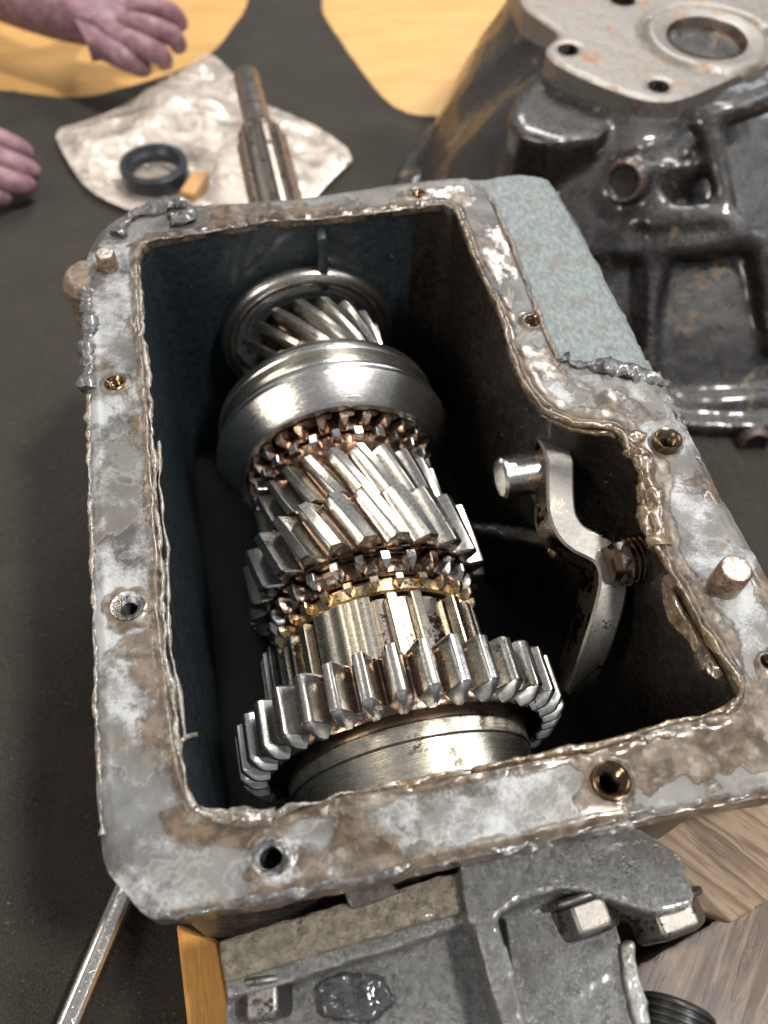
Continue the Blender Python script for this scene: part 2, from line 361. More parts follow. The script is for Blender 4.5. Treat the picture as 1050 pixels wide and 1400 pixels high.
M['rubber'] = m_simple('black_rubber', (.018, .022, .028), .38, sc=14)
M['black_plastic'] = m_simple('black_plastic', (.018, .018, .018), .35, sc=20, bump=.1)
M['amber'] = m_simple('amber_fitting', (.62, .33, .13), .4)
M['recess_shade'] = m_simple('painted_recess_shade', (.006, .005, .004), .45)  # near black that puts the shade of holes and casing floor into colour
def m_bag():
    t = NT('crumpled_clear_film'); t.set(col=(.80, .71, .63), rough=.12, spec=1.0, coat=1.0, coatr=.05, norm=t.bump(t.noise(1.1, 3, .6, vec=t.mul((1.6, .5, 1)), dist=1.5), .5, .25))
    tr = t.n('ShaderNodeBsdfTransparent'); tr.inputs[0].default_value = (.97, .95, .92, 1); mx = t.n('ShaderNodeMixShader')
    t.put(mx.inputs[0], t.step(t.noise(.45, 4, .6, dist=1), .35, .65, .28, .74)); t.l(tr.outputs[0], mx.inputs[1]); t.l(t.b.outputs[0], mx.inputs[2]); t.l(mx.outputs[0], t.out.inputs[0])
    return t.m
M['bag'] = m_bag()
def m_skin():
    t = NT('skin'); n = t.noise(1.2, 4)
    return t.set(col=t.mix(t.step(n, .35, .65), (.28, .155, .17), (.17, .09, .115)), rough=.5, norm=t.bump(t.noise(12, 4), .3, .05), sss=.1)
M['skin'] = m_skin()
M['nail'] = m_simple('nail', (.6, .42, .38), .35, bump=.05)

# ================================================================= SETTING
TZ = -16.0
V, F = box(-160, 200, -90, 200, TZ-2.4, TZ-0.35)
tag(link_mesh('table_top', V, F, M['table'], base=(0, 0, TZ), smooth=False), kind='structure')
cloth_poly = [(-55.49,54.87),(-29.43,67.40),(-15.85,67.39),(-12.30,66.32),(-8.18,64.38),(-5.25,63.86),(-1.63,64.88),(1.83,66.33),(5.50,68.67),(7.80,72.93),(10.22,77.66)]
cloth_poly += [(16, 108), (27, 108)] + [(15.97,76.70),(16.77,70.49),(18.03,62.91),(18.99,58.56),(20.43,56.68),(22.43,56.00),(25.40,56.54),(28.29,58.80),(31.77,64.73),(35.36,73.46)]
cloth_poly += [(60, 100), (110, 80), (110, -40), (-60, -40)]
cp = smooth_poly(cloth_poly, 1.5, rounds=2)
cd = lambda X, Y: sdf(X, Y, cp)
def cz(x, y):
    e = -cd(x, y); z = TZ+.18*fbm(p3(x, y), .12, 3, 3)*sstep(0, 3, e)+.12*fbm(p3(x, y), .5, 3, 8)
    z = z+.9*np.exp(-((x*0.35+y-60-.12*(x-20)**2/20)/3.0)**2)*sstep(8, 22, x)*sstep(0, 3, e)
    return z, {}
V, F, B, fl = grid_sheet(-60, 110, -40, 108, .7, cd, cz)
o = link_mesh('black_cloth', V, F, M['cloth'], base=(0, 0, TZ))
so = o.modifiers.new('thickness', 'SOLIDIFY'); so.thickness = .12*K; so.offset = -1
tag(o, 'black felt cloth spread over the pale wooden table', 'cloth')

# ================================================================= GEARBOX CASING
inner_px = [(0.15,23.88),(1.23,24.01),(3.43,24.23),(5.99,24.35),(8.84,24.02),(10.84,24.11),(13.19,24.14),(13.82,23.71),(13.85,22.62),(13.78,21.39),(13.79,19.73),(13.86,18.13),(13.89,16.40),(13.68,15.21),(13.61,14.04),(13.68,12.70),(14.01,11.72),(14.54,11.19),(15.22,10.70),(16.13,10.48),(16.43,10.18),(16.38,9.33),(16.77,8.92),(16.67,8.12),(16.19,6.65),(15.85,5.38),(15.95,4.09),(15.98,3.01),(16.12,1.69),(16.31,0.55),(16.16,-0.13),(15.38,-0.42),(14.12,-0.38),(12.94,-0.47),(11.54,-0.61),(9.79,-0.56),(7.65,-0.52),(5.55,-0.49),(4.12,-0.38),(3.30,-0.41),(2.57,-0.55),(2.07,-0.58),(1.31,-0.34),(0.73,-0.16),(0.16,0.01),(-0.04,0.41),(-0.13,1.24),(-0.20,2.11),(-0.25,3.45),(-0.34,5.14),(-0.30,7.18),(-0.21,10.00),(-0.17,13.17),(-0.15,16.75),(-0.17,19.97),(-0.08,22.60)]
outer_px = [(-0.66,25.95),(0.02,26.34),(1.73,26.28),(3.62,25.98),(5.06,25.81),(7.51,25.73),(10.21,25.87),(12.28,25.98),(15.01,25.81),(18.63,25.82),(18.91,23.93),(18.94,20.91),(18.97,15.84),(18.87,13.31),(18.86,12.20),(18.97,10.73),(18.94,9.68),(18.89,8.93),(18.81,7.53),(18.84,6.11),(18.91,4.32),(18.93,3.07)] + [(20.3, 1.5), (20.6, -1.8), (19.8, -3.0)] + [(15.65,-2.92),(13.71,-2.82),(11.59,-2.73),(8.24,-2.74),(4.26,-2.71),(0.47,-2.57),(-1.09,-2.47),(-1.42,-2.21),(-1.84,-1.66),(-2.22,-1.17),(-2.44,-0.53),(-2.50,0.73),(-2.50,1.75),(-2.44,5.09),(-2.45,7.63),(-2.47,10.46),(-2.39,13.61),(-2.36,16.43),(-2.41,19.16),(-2.37,20.82),(-2.17,21.87),(-2.22,23.24),(-1.92,24.36),(-1.46,25.25)]
tealp = [(15.01,25.81),(18.63,25.82),(18.91,23.93),(18.94,20.91),(18.97,15.84),(18.87,13.31),(18.86,12.20),(17.67,12.58),(16.14,13.23),(15.33,13.89),(15.33,16.12),(15.64,21.04),(15.62,24.54)]
holes = [([(-1.34,16.04)][0], .30, .52), ([(-1.35,6.61)][0], .38, .62), ([(1.92,-1.60)][0], .40, .66), ([(11.49,-1.61)][0], .42, .66),
         ([(17.79,9.32)][0], .36, .56), ([(14.96,16.19)][0], .26, .42), ([(12.45,24.97)][0], .22, .42), ([(1.65,25.32)][0], .25, .45), ([(17.49,0.78)][0], .2, .3)]
inner = smooth_poly(inner_px, .12, rounds=1); outer = smooth_poly(outer_px, .12, rounds=1)
inner = inner+.11*np.stack([fbm(p3(*inner.T), 1.1, 4, 1), fbm(p3(*inner.T), 1.1, 4, 2)], 1)
outer = outer+.10*np.stack([fbm(p3(*outer.T), 1.0, 5, 3), fbm(p3(*outer.T), 1.0, 5, 4)], 1)
def fd(X, Y):
    d = np.maximum(sdf(X, Y, outer), -sdf(X, Y, inner))
    for (c, r, R) in holes: d = np.maximum(d, r-np.hypot(X-c[0], Y-c[1]))
    return d
def fz(x, y):
    di = sdf(x, y, inner); do = -sdf(x, y, outer); te = -sdf(x, y, tealp); P = p3(x, y)
    n1 = fbm(P, .7, 4, 5); n2 = fbm(P, 2.4, 4, 6); n3 = fbm(P, 6, 3, 9)
    z = .025*n1+.012*n2+.005*n3
    z = z-.10*(1-sstep(0, .22, do))+.05*np.exp(-((do-.35)/.12)**2)*(n1 > -.1)      # eased outer edge, faint ridge
    z = z-.03*(1-sstep(.33, .37, do))*(x < 3)                                       # thin casting line along the outer edge
    z = z-.08*(1-sstep(0, .12, di))
    bead = np.exp(-((di-.16)/.14)**2); z = z+bead*(.07+.10*np.maximum(n2, -.4))
    tl = sstep(-.12, .12, te); z = z-.16*tl+.035*tl*n3
    z = z-.14*np.exp(-((te)/.10)**2)*(y > 13.5)                                     # gap between face and painted shoulder
    g2 = [(15.65,13.95),(16.24,13.52),(17.25,13.01),(18.32,12.34),(18.75,11.95)]
    lump = np.exp(-(np.minimum.reduce([np.hypot(x-a, y-b) for a, b in g2])/.45)**2); z = z+lump*(.1+.25*np.maximum(n3+n2, 0))
    w0 = np.full(x.shape, .35)+.35*n1
    wb = .30+.35*n1+.6*(1-sstep(1.5, 3.0, x))+3.0*sstep(9.9, 11.2, x+1.2*n1)*(.62+.5*n1)
    w0 = np.where(y < .2, wb, w0)
    w0 = np.where((y < 2) & (x >= 14.5), 1.9+1.2*n1, w0)
    w0 = np.where((x > 15) & (y > 0) & (y < 11.6), .7+.7*n1, w0)
    w0 = np.where((x > 13) & (y >= 11.6) & (y < 23.9), .35+.7*n1, w0)
    w0 = np.where((y >= 23.7), .7+1.8*n1, w0)
    goo = .5+(w0-di)*1.2
    for (c, r, R) in holes:
        dd = np.hypot(x-c[0], y-c[1]); rr = R+.12+.5*np.maximum(fbm(P, 1.3, 3, 21), -.2)
        wet = 1.0 if (c[0] > 8 or c[0] < 0) else .3
        if c[1] > 10 and c[0] > 14: wet = .8
        goo = np.maximum(goo, .5+(rr-dd)*1.6*wet-.3*(1-wet))
        z = z+.10*np.exp(-((dd-(r+R)/2)/.10)**2)*(1 if c[1] < 22 else .4)*(.7+.8*n2)
    goo = np.maximum(goo, np.where((y < 0) & (x > -1) & (x < 16), .5+(.24-do+.35*n1)*1.5, 0))
    big = fbm(P+np.stack([n1, -n1, 0*n1], -1)*1.2+.37, .42, 5, 51)+.12*n2; goo = np.maximum(goo, .5+(np.where((x < 0) & (y > 2), .02, np.where(x > 13, .12, .0))+big*.9-.34)*1.3)
    goo = goo-1.2*tl
    pale = np.full(x.shape, .35)+.7*n1
    pale = pale+.22*(x < 0)*(1-(y < 3)*.5)+.12*sstep(2, 4, x)*(y < 0)+.10*((x > 16.2) & (y < 9))-.3*((y > 24) | ((x > 13) & (y > 13)))
    return z, dict(goo=np.clip(goo, 0, 1), teal=np.clip(.5+te*2.5, 0, 1), pale=np.clip(pale, 0, 1))
casing = thing('gearbox_casing', (8, 12, TZ), 'open grey alloy gearbox casing with corroded sealing face and oily dark inside', 'gearbox')
CB = (8, 12, TZ)
V, F, B, fl = grid_sheet(-3.4, 21, -3.5, 27.2, .075, fd, fz)
V, F, fl = skirt(V, F, B, lambda x, y: np.where(np.abs(sdf(x, y, inner)) < .06, .3, 1.05), fl)
o = link_mesh('sealing_face', V, F, M['flange'], casing, CB, angle=50); set_fields(o, fl)
def offset(poly, d):
    P = np.array(poly); T = np.roll(P, -3, 0)-np.roll(P, 3, 0); T /= np.linalg.norm(T, axis=1)[:, None]+1e-9
    N = np.stack([T[:, 1], -T[:, 0]], 1); A = .5*np.sum(P[:, 0]*np.roll(P[:, 1], -1)-np.roll(P[:, 0], -1)*P[:, 1])
    return P+N*d*(1 if A > 0 else -1)
def wallring(poly, zs):
    n = len(poly); V = np.concatenate([np.c_[poly, np.full(n, z)] if np.isscalar(z) else np.c_[poly, z] for z in zs])
    F = [(k*n+i, (k)*n+(i+1) % n, (k+1)*n+(i+1) % n, (k+1)*n+i) for k in range(len(zs)-1) for i in range(n)]
    return V, F
# inner walls: smoother line than the ragged lip, standing a little behind it
iw = smooth_poly(inner_px, .35, rounds=2); iw = offset(iw, .03)
FL = -14.4
V, F = wallring(iw, [-.2, -2, -5, -9, -12.6, FL]); V[:, :2] += .04*np.stack([fbm(V, .8, 3, 1), fbm(V, .8, 3, 2)], 1)
mi = [1 if V[list(f)].mean(0)[0] > 12.2 else 0 for f in F]
link_mesh('inner_wall', V, F, [M['inner'], M['inner_brown']], casing, CB, angle=60, mi=mi)
V, F = box(-.6, 17.8, -1, 25, FL-.6, FL); link_mesh('casing_floor', V, F, M['recess_shade'], casing, CB, smooth=False)  # floor blackened: the shade deep in the casing is put into its colour
ow = smooth_poly(outer_px, .5, rounds=2); ow = offset(ow, -.45)
low = np.where((ow[:, 0] > 14.3), -3.6, -15.2)
V, F = wallring(ow, [-.9, -2.0, np.maximum(low, -3.4), low]); V[:, :2] += .1*np.stack([fbm(V, .6, 4, 1), fbm(V, .6, 4, 2)], 1)
link_mesh('outer_wall', V, F, M['outer'], casing, CB, angle=60)
# rib and oil drips on the back wall above the bearing
V, F = box(7.55, 8.0, 23.4, 24.3, -3.6, -.5); bevelled(link_mesh('wall_rib', V, F, M['inner'], casing, CB), .15)
# threaded holes
hl = [None, 'wide threaded hole with raised collar in the left side', None, 'oil filled threaded hole in the near right corner', 'threaded insert standing proud of the right side', None, None, None, None]
for i, (c, r, R) in enumerate(holes):
    prof = [(.10 if i in (1, 3, 4) else .03, R-.06), (.13 if i in (1, 3, 4) else .05, (r+R)/2), (.10, r+.03)]
    z = .05
    while z > -1.3: prof += [(z, r-.015), (z-.06, r-.09)]; z -= .12
    prof += [(z, r-.1), (z, .001)]
    if i == 4: prof = [(-.1, R)]+[(a+.22, b) for a, b in prof]
    prof[0] = (prof[0][0]-.12, prof[0][1])
    V, F = lathe(prof, 36, 'z'); V += (c[0], c[1], 0); V[:, :2] += .02*np.stack([fbm(V, 3, 3, 1), fbm(V, 3, 3, 2)], 1)
    mp = len(prof)-1; mi = [1 if (q % mp) >= 9 else 0 for q in range(len(F))]  # lower threads painted black in place of shade down the hole
    o = link_mesh('threaded_hole', V, [f[::-1] for f in F], [M['insert'] if i in (1, 2) else M['thread'], M['recess_shade']], casing, CB, angle=40, mi=mi)
    if hl[i]: o['label'] = hl[i]
# dowel pins
for (x, y), r, h, lab in (([(17.35,3.53)][0], .52, 1.08, 'tall coppery dowel pin in the right side'), ([(-1.29,22.56)][0], .40, .75, 'short rusty dowel pin in the far left corner')):
    V, F = lathe([(-.3, r*1.08), (.1, r*1.03), (h-.08, r), (h, r-.07)], 32, 'z'); V += (x, y, 0); V[:, :2] += .02*np.stack([fbm(V, 2, 3, 1), fbm(V, 2, 3, 2)], 1)
    o = link_mesh('dowel_pin', V, [f[::-1] for f in F], M['rustpin'], casing, CB, angle=50); o['label'] = lab
    V, F = lathe([(h, r-.068), (h+.035, r-.12), (h+.03, r*.4), (h+.02, .001)], 32, 'z'); V += (x, y, 0)
    V[:, 2] += .02*fbm(V, 4, 2, 5); f = link_mesh('pin_face', V, [f[::-1] for f in F], M['pinface'], o, CB, angle=60)
# corner boss and old sealant lumps
V, F = lathe([(-4.2, .9), (-3.4, 1.15), (-.5, 1.1), (-.05, .85), (0, .5), (0, .01)], 32, 'z'); V += (-2.25, 22.6, -.1)
V2, F2 = lathe([(-4.2, .9), (-4.2, .01)], 32, 'z'); V2 += (-2.25, 22.6, -.1)
V, F = join([(V, F), (V2, F2)])
cast(link_mesh('corner_boss', V, F, M['boss'], casing, CB), .12, 2, .12, .6, .05, .15)
bi = 0
def bead(path, rad, mat, amp=.5, s=2.2, z=0, name='sealant_bead', **kw):
    global bi; bi += 1
    if mat == 'goo_blue': kw.setdefault('flat', .55)
    P = np.array(path, float)
    if P.shape[1] == 2: P = np.c_[P, np.full(len(P), z)]
    P = smooth_poly(P, .13, closed=False, rounds=2); V, F = lump_tube(P, rad, 10, amp, s, bi, **kw)
    return link_mesh(name, V, F, M[mat], casing, CB, angle=80)
def arc(i0, i1): return inner_px[i0:i1+1]
def shift(pts, d): return [(a+d[0], b+d[1]) for a, b in pts]
bead(arc(44, 55), .07, 'goo_clear', .9, 2.5, -.02)                      # left side, thin
bead(shift(arc(47, 52), (.16, 0)), .05, 'goo_clear', .9, 1.5, -.2)
bead(arc(0, 7), .05, 'goo_clear', .7, 3, -.03)                          # far side
bead(arc(7, 15), .09, 'goo', .6, 2.2, -.02)                             # right, far half
bead(arc(13, 21), .13, 'goo', .5, 1.6, -.02); bead(shift(arc(16, 20), (-.1, -.1)), .11, 'goo', .9, 1.1, -.25)
bead(arc(19, 25), .2, 'goo', .85, 1.1, -.05, flat=.7); bead(shift(arc(21, 25), (-.2, .1)), .18, 'goo', .7, 2.2, -.12)
bead(arc(25, 31), .11, 'goo', .5, 1.8, -.02)
bead(arc(30, 37), .09, 'goo', .7, 1.8, 0); bead(shift(arc(31, 33), (-.1, -.3)), .13, 'goo_clear', 1.0, 1.2, .0)
bead(arc(36, 44), .08, 'goo_clear', .7, 2.2, 0); bead(shift(arc(41, 44), (.1, -.1)), .16, 'goo_clear', .9, 1.3, -.02)
bead([(-0.07,0.35),(-0.27,0.80),(-0.28,1.43),(-0.34,1.97),(-0.16,2.11),(0.06,2.21),(0.30,2.20)], .06, 'goo_clear', .5, 2, -.15)
bead([(-0.88,24.55),(-0.48,25.27),(0.12,25.86),(0.92,26.07),(1.72,26.18),(2.21,25.93),(2.34,25.24),(1.92,24.82),(1.57,25.08)], .26, 'goo_blue', .6, 2.2, .12)
bead([(-2.24,21.45),(-2.32,20.39),(-2.12,19.31),(-2.37,18.35),(-2.26,17.16),(-2.35,16.06)], .20, 'goo_blue', .8, 2.2, -.02)
bead([(-2.28,15.68),(-2.39,13.61),(-2.41,11.05),(-2.40,8.71),(-2.39,6.06),(-2.40,3.68),(-2.43,1.53),(-2.41,-0.06)], .07, 'goo_clear', 1.0, 2.5, -.08)
bead([(-1.09,-2.39),(0.48,-2.48),(2.74,-2.56),(4.66,-2.64),(6.65,-2.62),(8.27,-2.65),(11.64,-2.60),(13.76,-2.71),(15.95,-2.77)], .09, 'goo_blue', 1.0, 2.2, -.1)
bead([(15.53,14.21),(15.85,13.67),(16.52,13.46),(17.27,13.08),(18.02,12.71),(18.57,12.22),(18.92,11.85)], .22, 'goo_blue', .9, 2.2, .02)
bead([(18.73,11.70),(18.75,10.24),(18.72,8.86),(18.62,7.89),(18.68,7.23)], .14, 'goo_blue', .9, 2.2, -.05)
bead([(15.62,24.54),(15.62,22.04),(15.52,19.40),(15.44,17.38),(15.35,15.70),(15.40,14.08)], .07, 'boss', .9, 2.2, -.06)
# the slab and drop of sealant squeezed out inside the near right wall
sp = [(15.82,4.71),(16.08,4.18),(16.12,2.92),(16.26,1.75),(16.43,0.65),(16.01,0.67),(15.73,1.29),(15.69,2.13),(15.46,2.74),(15.46,3.49)]
sd = lambda X, Y: sdf(X, Y, smooth_poly(sp, .15, rounds=2))
def sz(x, y): e = -sd(x, y); return -.75+.45*sstep(0, .8, x-(15.0+.0*y))-.25*(1-sstep(0, .25, e))+.12*fbm(p3(x, y), 1.2, 3, 4), {}
V, F, B, f_ = grid_sheet(14, 17.5, -1, 7, .08, sd, sz)
o = link_mesh('sealant_flap', V, F, M['goo'], casing, CB); q = o.modifiers.new('thickness', 'SOLIDIFY'); q.thickness = .18*K
for k, (pt, rx, ry, rz) in enumerate((([(16.04,4.22,-0.35)][0], .42, .32, .3), ([(16.27,3.78,-0.45)][0], .25, .3, .3), ([(16.25,5.78,-0.30)][0], .35, .5, .3), ([(16.84,9.83,-0.10)][0], .45, .35, .2))):
    V, F = lathe([(math.cos(a)*-1, max(math.sin(a), .001)) for a in np.linspace(0, math.pi, 13)], 20, 'z')
    V = V*(rx, ry, rz)+pt; V = V+np.stack([fbm(V, 2.2, 3, 10+k+q) for q in (1, 2, 3)], 1)*.18
    link_mesh('sealant_drop', V, [f[::-1] for f in F], M['goo'], casing, CB, angle=80)

dp = []
def drops(n, fn, r0=.02, r1=.06):
    for _ in range(n):
        p, nrm = fn(); r = rng.uniform(r0, r1)**1.0; v, f = lathe([(-math.cos(a), max(math.sin(a), .001)) for a in np.linspace(0, math.pi, 6)], 8, 'z')
        sc3 = np.where(np.abs(nrm) > .5, .5, 1.0); dp.append((v*r*sc3+p, [g[::-1] for g in f]))
drops(40, lambda: (np.array((rng.uniform(13.4, 14.1)-0*1, rng.uniform(11.9, 20), rng.uniform(-4.5, -.5))), np.array((1, 0, 0))))
drops(26, lambda: (np.array((rng.uniform(1, 13), 24.0, rng.uniform(-5, -.6))), np.array((0, 1, 0))))
drops(30, lambda: (np.array((rng.uniform(16.2, 17.0), 9.6+rng.uniform(-.1, .2), rng.uniform(-3, -.5))), np.array((0, 1, 0))))
V, F = join(dp); tag(link_mesh('oil_droplets', V, F, M['goo'], casing, CB, angle=80), kind='stuff')
# low ledge cast across the inside of the right wall
V, F = sweep(smooth_poly([(16.4, 9.8, -7.2), (14.5, 10.6, -7.4), (12.9, 11.6, -7.8), (11.5, 12.6, -8.6)], .3, closed=False, rounds=1), circ(.4)); V = V+.1*np.stack([fbm(V, 1.5, 3, q) for q in (1, 2, 3)], 1)
link_mesh('wall_ledge', V, F, M['inner_brown'], casing, CB, angle=80)

# ================================================================= REAR HOUSING bolted under the near edge
hb = (8, -4, -5)
tail = thing('rear_housing', hb, 'ribbed grimy alloy housing bolted below the near edge of the gearbox', 'housing')
def castpart(name, pieces, mat, disp=.08, size=.8, vox=.11, sm=5, d2=.02):
    V, F = join(pieces); return cast(link_mesh(name, V, F, M[mat], tail, hb), vox, sm, disp, size, d2, .22)
P1 = [(0.03,-2.89),(2.15,-2.78),(4.71,-2.69),(7.10,-2.56),(7.05,-3.06),(6.98,-3.64),(6.41,-3.65),(5.33,-3.72),(3.43,-3.76),(1.77,-3.88),(0.07,-3.99)]
castpart('left_flange', [prism(P1, -5.2, -2.6)], 'tail_pale', .12, .5, .09, 2, .06)
P2 = [(0.04,-3.87),(1.76,-3.81),(3.43,-3.73),(5.35,-3.69),(6.45,-3.61),(7.02,-3.60),(7.02,-3.93),(6.13,-3.99),(5.25,-4.09),(3.34,-4.19),(1.68,-4.32),(0.03,-4.37)]
P3 = [(7.07,-2.49),(8.70,-2.35),(10.93,-2.41),(12.48,-2.58),(13.07,-3.13),(13.50,-3.74),(13.43,-4.66),(13.24,-4.97),(12.28,-4.99),(11.29,-4.45),(10.38,-3.92),(9.79,-3.74),(8.51,-3.79),(7.99,-3.93),(7.58,-4.16),(6.90,-4.02)]
P3b = [(11.34,-4.52),(13.36,-4.95),(13.54,-4.64),(12.75,-3.82),(10.52,-3.74)]
P4 = [(7.06,-2.45),(7.46,-2.49),(7.72,-3.94),(7.81,-4.90),(7.79,-6.14),(7.72,-7.79),(7.17,-7.67),(7.10,-5.99),(7.09,-4.55)]
P5b = [(8.23,-3.79),(9.91,-3.54),(11.41,-3.87),(11.30,-5.35),(11.06,-6.61),(10.64,-8.61),(7.48,-7.91),(7.96,-5.38)]
P5 = [(-0.03,-3.96),(3.41,-3.75),(7.21,-3.68),(8.59,-3.68),(10.05,-3.47),(11.59,-3.80),(11.47,-5.32),(11.24,-6.61),(10.81,-8.65),(-0.52,-6.48)]
castpart('housing_body', [prism(P2, -5.6, -2.9), prism(P3, -4.6, -2.1), prism(P4, -6, -2.2), prism(P5, -13, -4.0), prism(P5b, -12, -3.4)], 'tail', .06, .9, .1, 7, .03)
P6 = [(2.44,-4.43),(3.31,-4.30),(4.39,-4.72),(4.66,-5.41),(3.66,-5.69),(2.59,-5.32)]
castpart('casting_lug', [prism(P6, -6, -3.6)], 'tail_dark', .35, .5, .1, 1, .15)
P7 = [(11.15,-5.31),(11.66,-5.35),(11.47,-6.15),(11.36,-7.40),(10.85,-7.46),(10.93,-6.40)]
castpart('side_web', [prism(P7, -8, -3.2)], 'tail_grey', .15, .4, .1, 2, .05)
P8 = [(3.67,-2.26),(4.82,-2.20),(5.30,-2.81),(3.80,-2.94)]
castpart('sealant_smear', [prism(P8, -3.4, -2.35)], 'outer', .1, .5, .08, 2, .03)
def hexbolt(parent, base, pos, d, r, h, mat, name='bolt', washer=True):
    """hex head whose axis points along d"""
    prof = [(0, r*.8), (0, r), (h*.82, r), (h, r*.86), (h, .001)]
    V = []; F = []
    for k in range(6):
        a = math.pi/3*k+.05
        for (q, rr) in prof: V.append((rr*math.cos(a), rr*math.sin(a), q))
    m = len(prof)
    for k in range(6):
        for j in range(m-1): F.append((k*m+j, ((k+1) % 6)*m+j, ((k+1) % 6)*m+j+1, k*m+j+1))
    V = np.array(V)
    parts = [(V, F)]
    if washer: w_ = lathe([(-.22, .01), (-.22, r*1.15), (0, r*1.15), (0, .01)], 24, 'z'); parts.append((w_[0], [f[::-1] for f in w_[1]]))
    V, F = join(parts)
    R = np.array(Vector(d).to_track_quat('Z', 'Y').to_matrix()); V = V@R.T+np.array(pos)
    return bevelled(link_mesh(name, V, F, mat, parent, base, angle=30), .09, 3)
hexbolt(tail, hb, [(10.48,-4.01,-3.40)][0], (.1, -1, -.12), 1.0, .95, M['bolt'])
hexbolt(tail, hb, [(12.97,-4.66,-3.80)][0], (.1, -1, -.12), 1.15, .8, M['bolt'])
hexbolt(tail, hb, [(1.06,-4.12,-3.70)][0], (-.1, -1, -.12), .8, .9, M['bolt'])

# ================================================================= GEARS ON THE MAINSHAFT
XS, ZS = 6.85, -6.6
def tooth_mesh(name, sections, prof, mats, tip_from=None):
    """sections: (y, twist rad, radial scale about root, width scale); prof: list of (t, r) from one foot over the tip to the other"""
    V = []; F = []; mi = []; m = len(prof); r0 = min(p[1] for p in prof)
    for (y, tw, kr, kw) in sections:
        for (t, r) in prof:
            rr = r0+(r-r0)*kr; a = tw+t*kw/rr
            V.append((rr*math.sin(a), y, rr*math.cos(a)))
    n = len(sections)
    for i in range(n-1):
        for k in range(m-1):
            F.append((i*m+k, i*m+k+1, (i+1)*m+k+1, (i+1)*m+k)); mi.append(1 if tip_from is not None and i >= tip_from else 0)
    F.append(tuple(range(m-1, -1, -1))); mi.append(1 if tip_from is not None else 0); F.append(tuple((n-1)*m+k for k in range(m))); mi.append(1 if tip_from is not None else 0)
    me = bpy.data.meshes.new(name); me.from_pydata((np.array(V)*K).tolist(), [], F)
    for q in mats: me.materials.append(q)
    me.polygons.foreach_set('material_index', mi if len(mats) > 1 else [0]*len(F)); me.update(); me.shade_smooth(); me.set_sharp_from_angle(angle=math.radians(28))
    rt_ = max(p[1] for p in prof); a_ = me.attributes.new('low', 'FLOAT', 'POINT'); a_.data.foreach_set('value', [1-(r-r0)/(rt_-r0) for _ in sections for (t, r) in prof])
    bm = bmesh.new(); bm.from_mesh(me); bmesh.ops.recalc_face_normals(bm, faces=bm.faces); bm.to_mesh(me); bm.free()
    return me
def involute(rr, rt, wr, wt, steps=5, ch=.06):
    """half widths wr at root, wt at tip; bulging flank"""
    L = []
    for i in range(steps+1):
        u = i/steps; r = rr+(rt-ch-rr)*u; w_ = wr+(wt-wr)*(u**1.35)
        if i == 0: w_ = wr*1.18
        L.append((-w_, r))
    L.append((-wt+ch*.5, rt-ch*.25)); L.append((-wt+ch, rt)); return L+[(-t, r) for t, r in L[::-1]]
def gear(name, label, cat, y, body, bmat, teeth=None, group=None, x=XS, z=ZS, n=96):
    g = thing(name, (x, y, z), label, cat, group)
    V, F = lathe([(a-y, r) for a, r in body], n); link_mesh('gear_body' if teeth else 'ring_body', V, F, bmat, g, (0, 0, 0), loc=(0, 0, 0), angle=30)
    for T in (teeth or []):
        me = T['mesh']; first = True
        for k in range(T['n']):
            a = T['a0']+2*math.pi*k/T['n']
            if 'skip' in T and any(lo < (math.degrees(a)+180) % 360-180 < hi for lo, hi in T['skip']): continue
            o = bpy.data.objects.new(T.get('name', 'tooth'), me); COL.objects.link(o); o.parent = g
            o.rotation_euler = (0, a+random.uniform(-1, 1)*T.get('jit', .002), 0); o.location = (0, (T.get('y', y)-y)*K, 0)
            if 'wild' in T: s_ = 1+random.uniform(-1, 1)*T['wild']; o.scale = (1, s_, 1)
    return g
rad = math.radians
def dog_teeth(rr, rt, n, w, y0, y1, mat, a0, point=True, **kw):
    """short coupling teeth with pointed front; y0 rear, y1 front (relative)"""
    prof = [(-w*1.1, rr), (-w*.95, rt-.05), (-w*.75, rt), (w*.75, rt), (w*.95, rt-.05), (w*1.1, rr)]
    L = y0-y1
    sec = [(y0, 0, .9, .9), (y0-.06*L, 0, 1, 1), (y1+.45*L, 0, 1, 1), (y1, 0, .62, .25)] if point else [(y0, 0, .9, .95), (y0-.1*L, 0, 1, 1), (y1+.12*L, 0, 1, 1), (y1, 0, .9, .9)]
    return dict(mesh=tooth_mesh('dog_tooth', sec, prof, [mat]), n=n, a0=rad(a0), name='dog_tooth', jit=.006, **kw)

# bearing in the far wall
g = gear('bearing_ring', 'plain rounded steel bearing ring set in the far inner wall', 'bearing', 23.7,
     [(23.7+.42*math.sin(a), 3.86+.42*math.cos(a)) for a in np.linspace(-math.pi*.5, math.pi*1.5, 25)], M['ring'])
V, F = lathe([(.4, 3.5), (.1, 3.45), (.05, 3.2), (.15, 3.15), (.15, 2.95), (.0, 2.9), (-.02, 2.5), (.1, 2.45), (.4, 2.4)], 96); link_mesh('bearing_race', V, F, M['race'], g, loc=(0, 0, 0))
